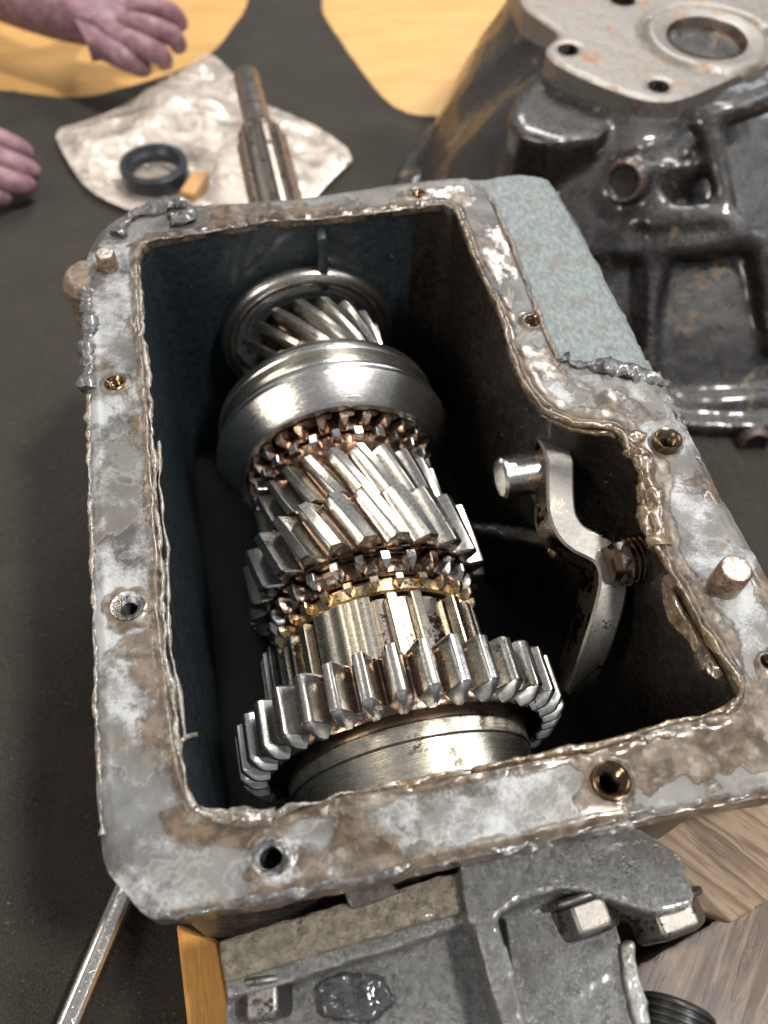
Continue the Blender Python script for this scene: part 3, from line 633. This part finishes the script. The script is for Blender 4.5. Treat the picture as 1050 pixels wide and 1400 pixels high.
# input gear
def helical(y0, y1, rr, rt, wr, wt, shift, mats, n, a0, secs=8, jit=.002):
    L = y0-y1; S = [(y0/1.0, 0, .88, .9)]
    S = [(L/2-L*u, rad(shift)*u, 1, 1) for u in np.linspace(.03, .97, secs)]
    S = [(L/2, rad(shift)*0, .86, .9)]+S+[(-L/2, rad(shift), .8, .85)]
    return dict(mesh=tooth_mesh('helical_tooth', S, involute(rr, rt, wr, wt), mats), n=n, a0=rad(a0), y=(y0+y1)/2, name='tooth', jit=jit)
gear('helical_gear', 'small dark helical gear inside the bearing ring at the far wall', 'gear', 21.0,
     [(22.8, .5), (22.8, 2.8), (19.4, 2.8), (19.4, .5)], M['root'],
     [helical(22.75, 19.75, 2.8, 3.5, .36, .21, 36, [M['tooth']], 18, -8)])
gear('clutch_ring', 'ring of small coppery teeth between far helical gear and large smooth sleeve', 'ring', 19.5,
     [(19.7, .5), (19.7, 3.15), (19.2, 3.15), (19.2, .5)], M['copper_oil'], [dog_teeth(3.1, 3.85, 24, .2, .22, -.22, M['dog_cu'], 3, False)])
# sliding sleeve
P = [(18.75, 3.3), (18.75, 4.55), (18.68, 4.72), (18.45, 4.92), (18.2, 5.0), (17.95, 5.03), (17.88, 4.98), (17.82, 4.66), (17.12, 4.66), (17.06, 5.02), (16.98, 5.16), (16.8, 5.2), (16.72, 5.17), (16.66, 5.25), (16.42, 5.28), (16.34, 5.24),
     (15.32, 4.52), (15.26, 4.46), (15.22, 4.42), (15.2, 4.14), (15.3, 4.1), (16.3, 4.1), (16.3, 3.3)]
sl = gear('selector_sleeve', 'wide smooth steel sleeve with a fork groove around it', 'sleeve', 16.6, P, M['sleeve'], n=144)
me = tooth_mesh('inner_spline', [(.8, 0, 1, 1), (-1.47, 0, 1, 1)], [(-.22, 4.16), (-.18, 3.86), (.18, 3.86), (.22, 4.16)], [M['tooth_dark']])
for k in range(26):
    o = bpy.data.objects.new('inner_spline', me); COL.objects.link(o); o.parent = sl; o.rotation_euler = (0, rad(6.9+k*360/26), 0)
# synchro rings
gear('synchro_ring', 'coppery toothed ring just inside the mouth of the smooth sleeve', 'ring', 14.95,
     [(15.2, .5), (15.2, 3.56), (14.7, 3.56), (14.66, 3.5), (14.66, .5)], M['copper_oil'], [dog_teeth(3.5, 4.06, 26, .2, .30, -.26, M['dog_cu'], 3, True)], 'toothed rings on the gear shaft')
gear('synchro_ring', 'steel toothed ring between the coppery ring and the narrower helical gear', 'ring', 14.3,
     [(14.56, .5), (14.56, 3.42), (14.5, 3.5), (14.05, 3.52), (13.95, 3.42), (13.7, 3.1), (13.7, .5)], M['copper_oil'], [dog_teeth(3.45, 3.96, 26, .20, .22, -.22, M['dog'], 10, False)], 'toothed rings on the gear shaft')
gear('helical_gear', 'narrower helical gear with slanted steel teeth behind the wider one', 'gear', 12.5,
     [(13.75, .5), (13.75, 3.25), (13.6, 3.38), (11.3, 3.38), (11.3, .5)], M['root'],
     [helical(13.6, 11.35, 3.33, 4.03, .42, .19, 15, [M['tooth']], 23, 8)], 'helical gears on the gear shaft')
gear('helical_gear', 'wider helical gear with slanted steel teeth in the middle of the shaft', 'gear', 9.8,
     [(11.1, .5), (11.1, 3.9), (11.0, 4.12), (8.72, 4.12), (8.66, 4.05), (8.6, 3.9), (8.58, 3.3), (8.58, .5)], M['root'],
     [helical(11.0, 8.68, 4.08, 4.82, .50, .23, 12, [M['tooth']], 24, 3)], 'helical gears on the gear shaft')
gear('synchro_ring', 'shiny steel toothed ring in front of the wider helical gear', 'ring', 8.15,
     [(8.55, .5), (8.55, 3.6), (8.45, 3.64), (7.85, 3.64), (7.75, 3.5), (7.75, .5)], M['root'], [dog_teeth(3.58, 4.12, 26, .19, .33, -.3, M['dog'], 6.5, True)], 'toothed rings on the gear shaft')
gear('synchro_ring', 'golden brass toothed ring beside the pale splined hub', 'ring', 7.35,
     [(7.62, .5), (7.62, 3.55), (7.5, 3.62), (7.12, 3.62), (7.05, 3.5), (7.05, .5)], M['brass'], [dog_teeth(3.55, 4.02, 26, .17, .22, -.2, M['brass'], -2.5, True)], 'toothed rings on the gear shaft')
# splined hub
sp_me = tooth_mesh('spline', [(1.5, 0, .9, .95), (1.42, 0, 1, 1), (-1.5, 0, 1, 1)], [(-.24, 3.5), (-.2, 3.84), (-.15, 3.88), (.15, 3.88), (.2, 3.84), (.24, 3.5)], [M['brass_pale']])
hub = gear('splined_hub', 'pale golden splined hub between brass ring and big straight toothed gear', 'hub', 5.4,
     [(6.95, .5), (6.95, 3.3), (6.9, 3.42), (3.9, 3.42), (3.9, .5)], M['shaft'],
     [dict(mesh=sp_me, n=26, a0=rad(5), name='spline', skip=[(-41, -7), (22, 46), (100, 130), (-150, -120)], jit=.003)])
pr = [(-1.15, 3.4), (-1.12, 3.82)]+[(t, 3.84+.03*math.cos(t*9)) for t in np.linspace(-1.05, 1.05, 15)]+[(1.12, 3.82), (1.15, 3.4)]
me = tooth_mesh('hub_key', [(1.5, rad(-24), 1, 1), (-1.5, rad(-24), 1, 1)], pr, [M['brass_pale']])
o = bpy.data.objects.new('hub_key', me); COL.objects.link(o); o.parent = hub; o['label'] = 'wide pale golden plate among the splines'
# big straight gear with collar
S = [(.98, 0, .86, .86), (.90, 0, 1, .98), (-.62, 0, 1, 1), (-.70, 0, .95, .97), (-1.0, 0, .62, .36), (-1.06, 0, .4, .25)]
bt = tooth_mesh('straight_tooth', S, involute(5.05, 5.98, .37, .19, 6), [M['tooth'], M['tooth_tip']], tip_from=3)
gear('spur_gear', 'largest gear with straight blunt teeth and smooth collar at the near end', 'gear', 3.1,
     [(4.05, .5), (4.05, 4.9), (3.98, 5.06), (2.3, 5.08), (2.1, 5.0), (1.98, 4.7), (1.95, 4.42), (1.9, .5)], M['root'],
     [dict(mesh=bt, n=35, a0=rad(6.2), jit=.003, wild=.03)], n=128)
sg = [o for o in COL.objects if o.name.startswith('spur_gear')][0]
V, F = lathe([(a-3.1, r) for a, r in [(1.96, 4.0), (1.96, 4.34), (1.9, 4.37), (1.42, 4.37), (1.38, 4.33), (1.35, 4.30), (1.3, 4.30), (-.9, 4.28), (-.98, 4.2), (-1.0, .5)]], 144)
link_mesh('collar', V, F, M['collar'], sg, loc=(0, 0, 0), angle=25)
# countershaft low on the left
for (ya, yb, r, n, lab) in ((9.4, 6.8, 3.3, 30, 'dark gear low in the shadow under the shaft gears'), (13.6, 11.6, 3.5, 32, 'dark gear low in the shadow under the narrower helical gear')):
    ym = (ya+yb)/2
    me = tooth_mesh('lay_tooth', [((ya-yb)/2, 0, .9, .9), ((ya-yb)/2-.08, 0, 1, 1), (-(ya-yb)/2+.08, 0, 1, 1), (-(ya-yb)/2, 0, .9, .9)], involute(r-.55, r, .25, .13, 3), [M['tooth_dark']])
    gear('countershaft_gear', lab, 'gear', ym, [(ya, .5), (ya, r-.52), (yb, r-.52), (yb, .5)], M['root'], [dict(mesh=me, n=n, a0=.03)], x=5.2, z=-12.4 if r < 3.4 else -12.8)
# input shaft standing out of the far wall
ish = thing('input_shaft', (XS, 36, ZS), 'splined steel input shaft sticking out beyond the far side of the casing', 'shaft')
V, F = lathe([(-14, 1.2), (-9.5, 1.25), (5.2, 1.22), (6.0, .95), (6.6, .86), (11.6, .84), (11.85, .7), (11.9, .01)], 48); link_mesh('shaft_core', V, F, M['shaft'], ish, loc=(0, 0, 0))
me = tooth_mesh('shaft_spline', [(4.9, 0, .3, .6), (4.4, 0, 1, 1), (-13, 0, 1, 1)], [(-.24, 1.12), (-.2, 1.46), (-.14, 1.52), (.14, 1.52), (.2, 1.46), (.24, 1.12)], [M['shaft']])
for k in range(10):
    o = bpy.data.objects.new('spline', me); COL.objects.link(o); o.parent = ish; o.rotation_euler = (0, rad(10+36*k), 0)

# ================================================================= SELECTOR LEVER
lc = np.array((14.6, 11.2, -3.3)); RA = 1.55
arcp = [tuple(lc+np.array((0, RA*math.cos(a), RA*math.sin(a)))) for a in np.radians(range(-40, 116, 9))]
low_ = smooth_poly([arcp[-1]]+[(13.97,8.69,-1.95),(13.89,8.02,-2.00),(14.10,7.36,-2.10),(14.57,7.04,-2.20),(15.06,6.63,-2.30),(15.15,5.83,-2.50),(14.80,5.01,-2.90),(14.27,4.15,-3.50),(13.86,3.47,-4.80),(13.87,3.26,-7.00),(14.27,3.68,-9.50)], .3, closed=False, rounds=2)
lb = lc
lev = thing('selector_lever', lb, 'cranked grey steel lever with a stub pin hanging inside the right wall', 'lever')
path = np.array(arcp[:-1]+[tuple(q) for q in low_]); na = len(arcp)-1
hw = .53; V = []; prof = [(-hw, .0), (-hw+.09, .09), (hw-.09, .09), (hw, .0), (hw, -1), (hw-.08, -1.03), (-hw+.08, -1.03), (-hw, -1)]
D0 = np.array((0, .38, -.92)); D0 /= np.linalg.norm(D0); n = len(path); m = len(prof); Sp = np.array([1., 0, 0])
for i in range(n):
    T = path[min(i+1, n-1)]-path[max(i-1, 0)]; T /= np.linalg.norm(T)
    D = (lc-path[i])/np.linalg.norm(lc-path[i]) if i < na else D0
    S = np.cross(T, D); S /= np.linalg.norm(S); S = S if S.dot(Sp) > 0 else -S; Sp = S
    dep = 1.2 if i < na else 1.15+.9*min(1, (i-na)/12)
    for a, b in prof: V.append(path[i]+S*a-D*(b if b > -.5 else b*dep))
F = [(i*m+k, i*m+(k+1) % m, (i+1)*m+(k+1) % m, (i+1)*m+k) for i in range(n-1) for k in range(m)]+[tuple(range(m-1, -1, -1)), tuple((n-1)*m+k for k in range(m))]
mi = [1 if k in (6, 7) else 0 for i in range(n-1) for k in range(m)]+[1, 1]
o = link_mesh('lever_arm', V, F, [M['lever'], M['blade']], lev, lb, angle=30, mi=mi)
bm = bmesh.new(); bm.from_mesh(o.data); bmesh.ops.recalc_face_normals(bm, faces=bm.faces); bm.to_mesh(o.data); bm.free()
V, F = lathe([(-.515, .01), (-.515, 1.35), (-.45, 1.43), (.45, 1.43), (.515, 1.35), (.515, .01)], 40, 'x'); V += lc; link_mesh('lever_eye', V, F, M['lever'], lev, lb, angle=30)
pc = lc+np.array((-.75, -.15, .3))
V, F = lathe([(-1.35, .01), (-1.35, .72), (-1.24, .84), (.4, .86)], 40, 'x'); V += pc; link_mesh('stub_pin', V, F, M['pinsteel'], lev, lb, angle=30)
rv = path[na+12]-np.array((.59, 0, 0))+D0*1.7
V, F = lathe([(-.12, .01), (-.1, .2), (0, .34), (.1, .36), (.3, .36)], 24, 'x'); V += rv; link_mesh('rivet', V, F, M['brass'], lev, lb)
# pivot bolt through the wall
pb_ = np.array([(15.79,6.05,-2.10)][0])
pv = thing('pivot_bolt', pb_, 'oily threaded pivot bolt and nut reaching from the right wall to the lever', 'bolt')
prof = [(-.9, .001), (-.9, .62)]; q = -.4
while q < 1.6: prof += [(q, .80), (q+.07, .90), (q+.14, .80)]; q += .2
V, F = lathe(prof+[(1.9, .8)], 40, 'x'); link_mesh('threaded_shank', V, F, M['thread'], pv, loc=(0, 0, 0))
hexbolt(pv, (0, 0, 0), (-.2, 0, 0), (-1, 0, 0), .85, .5, M['bolt'], 'nut', False)

# ================================================================= BELL HOUSING behind on the right
bb = (35.5, 39.5, TZ)
bell = thing('bell_housing', bb, 'large oily black bell housing standing on its wide rim behind the gearbox', 'bell housing')
top = [(25.58,53.13),(24.83,47.16),(24.81,45.85),(25.49,44.26),(26.05,42.65),(24.88,41.72),(24.34,40.80),(24.80,39.07),(26.40,36.97),(28.05,35.22),(29.32,34.69),(30.85,34.80),(33.81,36.06),(37.45,37.69),(47.62,42.38),(54.20,55.55),(43.10,68.11)]
base_c = [(35.5+19.2*math.cos(a), 39.5+19.2*math.sin(a)) for a in np.linspace(0, 2*math.pi, 64, endpoint=False)]
def loft(polyA, zA, polyB, zB, zb_bulge=0):
    """loft between two outlines sampled by angle about the axis"""
    c = np.array(bb[:2]); A = []
    angs = np.linspace(-math.pi, math.pi, 96, endpoint=False)
    def ray_r(poly, a):
        P = smooth_poly(poly, .3, rounds=1)-c; th = np.arctan2(P[:, 1], P[:, 0]); k = np.argmin(np.abs((th-a+math.pi) % (2*math.pi)-math.pi)); return np.hypot(*P[k])
    rA = np.array([ray_r(polyA, a) for a in angs]); rB = np.array([ray_r(polyB, a) for a in angs]); V = []; L = 7
    for j in range(L):
        u = j/(L-1); r = rA*(1-u)+rB*u; r = r+zb_bulge*math.sin(math.pi*u)
        V.append(np.c_[c[0]+r*np.cos(angs), c[1]+r*np.sin(angs), np.full(96, zA+(zB-zA)*u)])
    V = np.concatenate(V); F = [(j*96+i, j*96+(i+1) % 96, (j+1)*96+(i+1) % 96, (j+1)*96+i) for j in range(L-1) for i in range(96)]
    F += [tuple(range(95, -1, -1)), tuple((L-1)*96+i for i in range(96))]
    return V, F
body = [loft(base_c, -15.8, [tuple(np.array(bb[:2])+(np.array(p)-np.array(bb[:2]))*.93) for p in top], -3.6, 1.25)]
def rib(pts, r, n=12): body.append(sweep(smooth_poly(pts, .5, closed=False, rounds=2), circ(r, n)))
def blob(c, r):
    V, F = lathe([(-math.cos(a), max(math.sin(a), .001)) for a in np.linspace(0, math.pi, 11)], 18, 'z'); V = V*r+np.array(c); body.append((V, F))
for z0, z1, R0 in ((-16, -15.0, 20.2),):
    V, F = lathe([(z0, .01), (z0, R0), (z1, R0-.2), (z1, .01)], 96, 'z'); V = V+(35.5, 39.5, 0); body.append((V, [f[::-1] for f in F]))
rib([(24.56,30.94,-10.30),(26.74,29.85,-9.37),(29.71,28.68,-8.51),(32.49,28.07,-8.03),(35.11,27.78,-7.93)], .8)
rib([(28.03,29.03,-9.17),(27.94,27.49,-10.63),(27.67,25.71,-12.45),(27.28,23.60,-14.65),(27.02,22.72,-15.62)], .65)
rib([(24.91,30.70,-10.15),(24.88,29.00,-11.43),(24.67,27.02,-13.16)], .6)
rib([(34.42,27.45,-8.34),(34.70,25.70,-10.20),(35.03,23.34,-12.77)], .9)
rib([(23.55,24.43,-16.09),(25.93,23.38,-15.58),(28.78,22.43,-15.15),(32.21,21.72,-14.85),(35.00,21.39,-14.90)], .7)
rib([(28.73,28.66,-9.09),(28.40,28.17,-9.72),(28.24,27.37,-10.57)], .5)
rib([(30.77,33.55,-3.44),(31.33,32.97,-3.60),(31.74,31.96,-4.36),(32.03,30.59,-5.59),(32.24,29.41,-6.72)], .75)
rib([(29.04,31.33,-6.54),(27.64,30.84,-7.90),(26.26,30.62,-9.11)], .7)
rib([(36.11,34.10,-3.01),(33.32,33.10,-3.01),(31.46,33.20,-3.31)], .8)
rib([(27.97,30.41,-8.03),(29.44,29.94,-7.48),(30.96,29.47,-7.14),(32.54,28.83,-7.23),(32.91,27.98,-8.02)], .9)
rib([(25.94,41.74,-5.86),(24.44,40.16,-7.22),(22.83,39.58,-8.97)], .6)
body.append(prism([(20.90,37.08),(22.35,39.56),(24.44,41.67),(26.56,40.21),(27.84,37.79),(27.43,35.53),(25.75,33.98),(22.65,33.97),(21.11,35.19)], -15, -4.5, .93))
body.append(prism([(30.39,36.84),(33.32,36.64),(33.13,33.44),(31.48,30.87),(29.05,30.97),(27.94,32.57),(28.56,35.02)], -13, -5.0, .8))
body.append(prism([(36.02,35.85),(39.05,37.32),(41.67,36.85),(38.75,30.46),(35.61,29.98),(34.08,30.76)], -13, -7.6, .8))
for c, r in (([(27.81,32.58,-6.42)][0], (1.6, 1.4, 1.6)),): blob(c, r)
V, F = join(body); V = V
cast(link_mesh('bell_body', V, F, M['bell'], bell, bb), .30, 7, .25, 3.2, .05, .9)
# left foot rim, thin loops of casting
V, F = sweep(smooth_poly([(17.51,44.77,-14.50),(20.52,48.00,-14.20),(24.44,51.80,-14.00),(27.76,54.83,-14.00),(30.17,56.58,-14.00)], .5, closed=False, rounds=2), circ(.7)); V = V
cast(link_mesh('rim_loop', V, F, M['bell'], bell, bb), .2, 3, .15, 1)
V, F = sweep(smooth_poly([(25.88,49.68,-12.00),(23.89,49.27,-13.00),(22.69,48.70,-14.00),(22.05,46.61,-15.00),(22.75,45.22,-15.50)], .5, closed=False, rounds=2), circ(.8)); cast(link_mesh('rim_loop', V, F, M['bell'], bell, bb), .2, 3, .15, 1)
# machined top face with bore and holes
bc = [(34.94,40.87)][0]; bh = [([(25.91,41.04)][0], .62), ([(29.81,36.29)][0], .62), ([(31.53,46.33)][0], .8)]
tp = smooth_poly(top, .25, rounds=1)
def td(X, Y):
    d = np.maximum(sdf(X, Y, tp), 2.45-np.hypot(X-bc[0], Y-bc[1]))
    for c, r in bh: d = np.maximum(d, r-np.hypot(X-c[0], Y-c[1]))
    return d
def tz(x, y):
    r = np.hypot(x-bc[0], y-bc[1]); z = -3+.02*fbm(p3(x, y), 1.5, 3)-.12*(1-sstep(0, .3, -td(x, y)))
    z = z-.35*sstep(3.9, 3.7, r)*(1-sstep(3.3, 3.1, r))*0-.3*np.exp(-((r-4.0)/.16)**2)+.12*np.exp(-((r-3.4)/.3)**2)
    return z, {}
V, F, B, f_ = grid_sheet(20, 62, 30, 66, .22, td, tz); V, F, f_ = skirt(V, F, B, lambda x, y: 1.6+0*x, {})
link_mesh('machined_face', V, F, M['bell_face'], bell, bb, angle=40)
V, F = lathe([(-3.0, 2.47), (-3.1, 2.42), (-5.5, 2.4), (-5.5, 2.1), (-7, 2.1), (-7, .01)], 64, 'z'); V += (bc[0], bc[1], 0); link_mesh('bore', V, [f[::-1] for f in F], M['shaft'], bell, bb)
for c, r in bh:
    V, F = lathe([(-3.05, r), (-4.4, r*.97), (-4.4, .01)], 24, 'z'); V += (c[0], c[1], 0); link_mesh('bolt_hole', V, F, M['recess_shade'], bell, bb)
for pt, r in (([(27.76,32.69,-6.39)][0], .8), ([(32.89,20.54,-15.98)][0], .6)):
    d = np.array(pt)-np.array((35.5, 39.5, pt[2]-4)); d /= np.linalg.norm(d)
    V, F = lathe([(1.85, r), (1.9, r+.25), (1.4, r+.5)], 24, 'z'); V2, F2 = lathe([(1.87, r+.02), (1.8, r*.95), (1.76, .01)], 24, 'z')
    R_ = np.array(Vector(d).to_track_quat('Z', 'Y').to_matrix())
    o = link_mesh('tapped_hole', V@R_.T+pt, F, M['bell'], bell, bb); link_mesh('hole_shade_disc', V2@R_.T+pt, F2, M['recess_shade'], o, bb)  # shallow black disc, painted to stand in for the dark inside the hole

# ================================================================= BAG, SEAL, FITTING
bagp = [(-7.98,58.75),(-5.83,59.38),(-2.93,60.72),(-0.15,63.13),(2.42,65.15),(4.16,67.30),(5.25,68.19),(6.23,66.22),(7.39,62.91),(8.34,59.99),(10.58,57.67),(12.85,55.19),(14.89,51.17),(13.01,49.16),(11.46,47.45),(9.99,45.28),(3.64,45.63),(-0.47,46.40),(-3.23,48.18),(-5.50,50.60),(-6.92,54.49)]
bp = smooth_poly(bagp, .25, rounds=1); sealc = [(-0.41,50.92,-15.30)][0]
bd = lambda X, Y: sdf(X, Y, bp)
def bz(x, y):
    e = -bd(x, y); P = p3(x, y); rr_ = np.random.default_rng(5); h = 0*x; wx = x+1.2*fbm(P, .15, 3, 31); wy = y*.8+1.2*fbm(P, .15, 3, 35)
    for k in range(9):
        th = rr_.uniform(0, math.pi); L_ = rr_.uniform(2.2, 9); ph = (wx*math.cos(th)+wy*math.sin(th))/L_+rr_.uniform(0, 9)
        h = h+(np.abs((ph % 1)-.5)*2-.5)*L_*.085*sstep(-.25, .35, fbm(P, .12, 2, 40+k))
    z = TZ+.55+1.5*np.maximum(h+.35, 0)*sstep(0, 2.0, e)
    z = z+1.6*np.exp(-(((x-2.5)/6)**2+((y-66)/7)**2))*sstep(0, 5, e)
    ds = np.hypot(x-sealc[0], y-sealc[1]); z = z*(1-np.exp(-(ds/3.4)**4))+(TZ+.25)*np.exp(-(ds/3.4)**4)
    return z, {}
V, F, B, f_ = grid_sheet(-16, 22, 36, 82, .2, bd, bz)
o = link_mesh('plastic_bag', V, F, M['bag'], base=(2, 55, TZ), angle=60); tag(o, 'crumpled clear plastic bag lying on the cloth behind the gearbox', 'bag')
s_ = o.modifiers.new('thickness', 'SOLIDIFY'); s_.thickness = .03*K
V, F = lathe([(0, 2.35), (.08, 2.48), (1.25, 2.48), (1.35, 2.38), (1.35, 1.95), (1.15, 1.85), (.9, 1.62), (.75, 1.75), (.1, 1.85), (0, 1.95)], 64, 'z', closed=True); V = V*(1, 1, 1)
o = link_mesh('oil_seal', V, [f[::-1] for f in F], M['rubber'], base=(0, 0, 0), loc=(sealc[0], sealc[1], -15.35)); tag(o, 'black rubber oil seal ring lying on the plastic bag', 'seal')
V, F = box(-.6, .6, -1.4, 1.4, 0, 1.1); c = [(2.31,48.58,-15.20)][0]
o = bevelled(link_mesh('amber_fitting', V, F, M['amber'], base=(0, 0, 0), loc=(c[0], c[1], -15.4), rot=(0, 0, -.5)), .2, 3); tag(o, 'small amber coloured fitting beside the black seal ring', 'fitting')

# ================================================================= SPANNER
sp0, sp1 = [np.array(p) for p in [(-4.77,2.20,-15.00),(-7.93,-3.68,-15.00)]]
dv = sp1-sp0; ln = np.linalg.norm(dv); ang = math.atan2(dv[1], dv[0])
spn = thing('spanner', tuple(sp0*.5+sp1*.5), 'chrome spanner shank with raised lettering on cloth left of the gearbox', 'spanner', rot=(0, 0, ang))
w2, h2 = .5, .42
prof = [(-w2, -h2*.3), (-w2*.97, h2*.3), (-w2*.85, h2*.68), (-w2*.6, h2*.92), (-w2*.25, h2*1.0), (w2*.15, h2*.98), (w2*.4, h2*.86), (w2*.5, h2*.72), (w2*.58, h2*.55), (w2*.68, h2*.66), (w2*.85, h2*.5), (w2, 0), (w2*.9, -h2*.7), (0, -h2), (-w2*.8, -h2*.9)]
V, F = sweep([(-ln/2, 0, 0), (0, 0, 0), (ln/2, 0, 0)], prof); V = V*(1, 1, 1); link_mesh('shank', V, F, M['chrome'], spn, loc=(0, 0, 0), angle=25)
cu = bpy.data.curves.new('raised_lettering', 'FONT'); cu.body = 'CHROM VANADIUM  6'; cu.size = .52*K; cu.extrude = .02*K; cu.align_x = 'CENTER'; cu.align_y = 'CENTER'; cu.space_character = 1.05
to = bpy.data.objects.new('tmp_text', cu); COL.objects.link(to)
dg = bpy.context.evaluated_depsgraph_get(); me = bpy.data.meshes.new_from_object(to.evaluated_get(dg)); bpy.data.objects.remove(to)
me.name = 'raised_lettering'; me.materials.clear(); me.materials.append(M['chrome'])
lo = bpy.data.objects.new('raised_lettering', me); COL.objects.link(lo); lo.parent = spn; lo.location = (.2*K, .08*K, (h2+.01)*K)

# ================================================================= WOOD BLOCKS
def block(name, poly, z0, z1, mat, label, cat, bev=.12, disp=.0):
    V, F = prism(poly, z0, z1); b = (float(np.mean([p[0] for p in poly])), float(np.mean([p[1] for p in poly])), z0)
    o = link_mesh(name, V, F, M[mat], base=b, smooth=True)
    if disp: cast(o, .16, 1, disp, .8, disp*.4, .25)
    else: bevelled(o, bev, 2)
    return tag(o, label, cat)
block('wood_block', [(-1.98,-1.29),(-0.59,-2.11),(-0.32,-5.85),(-1.83,-5.51)], TZ+.2, -8, 'pine', 'orange pine block under the near left corner of the gearbox', 'wood', .15)
block('wood_beam', [(13.65,-1.54),(20.69,-0.67),(19.62,-4.53),(15.97,-5.40),(14.08,-4.08)], -15.8, -6.5, 'beam', 'weathered beam under the near right corner of the gearbox', 'wood', .3, .12)
block('wood_beam', [(10.01,-7.36),(11.42,-6.16),(16.27,-5.04),(19.29,-4.41),(19.15,-9.37),(11.72,-9.62)], -15.8, -6.8, 'beam_rot', 'cracked weathered beam in the near right corner below the bolts', 'wood', .3, .18)
# corrugated black hose end
hz = np.array([(12.49,-7.17,-4.20)][0])
hose = thing('hose', tuple(hz), 'black corrugated rubber hose end resting on the cracked beam', 'hose')
prof = [(.02, .01), (-.05, .78), (.0, .86), (.02, .98), (-.03, 1.06)]; q = -.1
while q > -6: prof += [(q, 1.10), (q-.07, 1.10), (q-.10, 1.02), (q-.14, 1.02)]; q -= .19
V, F = lathe(prof, 56, 'z'); R_ = np.array(Vector((.5, .75, -.05)).to_track_quat('Z', 'Y').to_matrix())
link_mesh('hose_wall', V@R_.T, F, M['black_plastic'], hose, loc=(0, 0, 0), angle=30)

# ================================================================= PERSON: two hands reaching in from the far left
per = thing('person', tuple([(-14.25,66.08,-12.00)][0]), 'person reaching in from the far left with two bare hands over the table', 'person')
PB = np.array([(-14.25,66.08,-12.00)][0])
def skinned(name, chains, rads, levels=2):
    """chains of 3D points sharing their first vertex index references: list of (start_index or None, [points],[radii])"""
    V = []; E = []; R = []
    for st, pts, rr in chains:
        prev = st
        for p, r in zip(pts, rr):
            V.append(np.array(p)-PB); R.append(r); i = len(V)-1
            if prev is not None: E.append((prev, i))
            prev = i
    me = bpy.data.meshes.new(name); me.from_pydata((np.array(V)*K).tolist(), E, [])
    o = bpy.data.objects.new(name, me); COL.objects.link(o); o.parent = per
    m = o.modifiers.new('skin', 'SKIN'); m.use_smooth_shade = True
    for i, r in enumerate(R): me.skin_vertices[0].data[i].radius = (r*K, r*K); me.skin_vertices[0].data[i].use_root = (i == 0)
    s = o.modifiers.new('sub', 'SUBSURF'); s.levels = levels; s.render_levels = levels; me.materials.append(M['skin']); return o
def P3(px): return px
arm = [(-27.49,94.85,-9.00),(-19.59,82.69,-9.50),(-13.93,74.24,-10.00),(-9.38,69.67,-10.50),(-6.26,67.13,-10.50),(-3.22,65.12,-10.50)]
ch = [(None, arm, [3.6, 3.3, 2.7, 2.4, 2.6, 2.3])]
fing = [[(-1.14,65.87,-10.20),(1.14,65.29,-10.00),(2.89,65.94,-11.00),(3.36,66.35,-12.50)], [(-1.52,63.64,-10.20),(0.92,61.93,-10.00),(2.70,62.71,-11.20),(2.86,63.41,-12.60)], [(-2.19,62.17,-10.40),(-0.09,60.30,-10.40),(1.48,60.76,-11.50),(1.54,61.80,-12.80)], [(-2.97,61.58,-10.80),(-1.34,59.77,-11.00),(-0.21,60.39,-12.00),(-0.01,61.47,-13.00)], [(-4.21,70.64,-10.50),(-1.22,72.04,-10.50),(1.38,72.11,-11.00),(2.75,72.57,-12.00)]]
for k, fg in enumerate(fing): ch.append((4 if k == 4 else 5, fg, [1.0, .95, .85, .7] if k != 4 else [1.15, 1.05, .95, .75]))
skinned('hand', ch, None)
arm = [(-27.49,59.21,-12.00),(-23.11,57.86,-12.50),(-19.72,56.67,-13.00),(-16.77,55.10,-13.50),(-14.97,54.02,-13.60)]
ch = [(None, arm, [3.3, 2.9, 2.5, 2.6, 2.2])]
fing = [[(-13.10,55.33,-13.20),(-11.20,54.21,-13.00),(-9.92,54.04,-13.80),(-9.19,54.35,-14.80)], [(-13.11,53.24,-13.20),(-10.87,51.64,-13.00),(-9.47,51.53,-13.80),(-8.61,52.15,-14.80)], [(-13.26,51.63,-13.40),(-11.37,50.25,-13.40),(-9.92,50.00,-14.00),(-8.94,50.77,-14.90)], [(-13.85,50.61,-13.80),(-12.40,49.61,-14.00),(-11.37,49.76,-14.60),(-10.60,50.01,-15.00)], [(-16.75,57.54,-13.00),(-15.28,58.73,-13.00),(-13.66,59.29,-13.50),(-12.57,59.28,-14.20)]]
for k, fg in enumerate(fing): ch.append((3 if k == 4 else 4, fg, [1.0, .95, .85, .7]))
skinned('hand', ch, None)

# duplicate-label hygiene: nothing else at top level without a tag
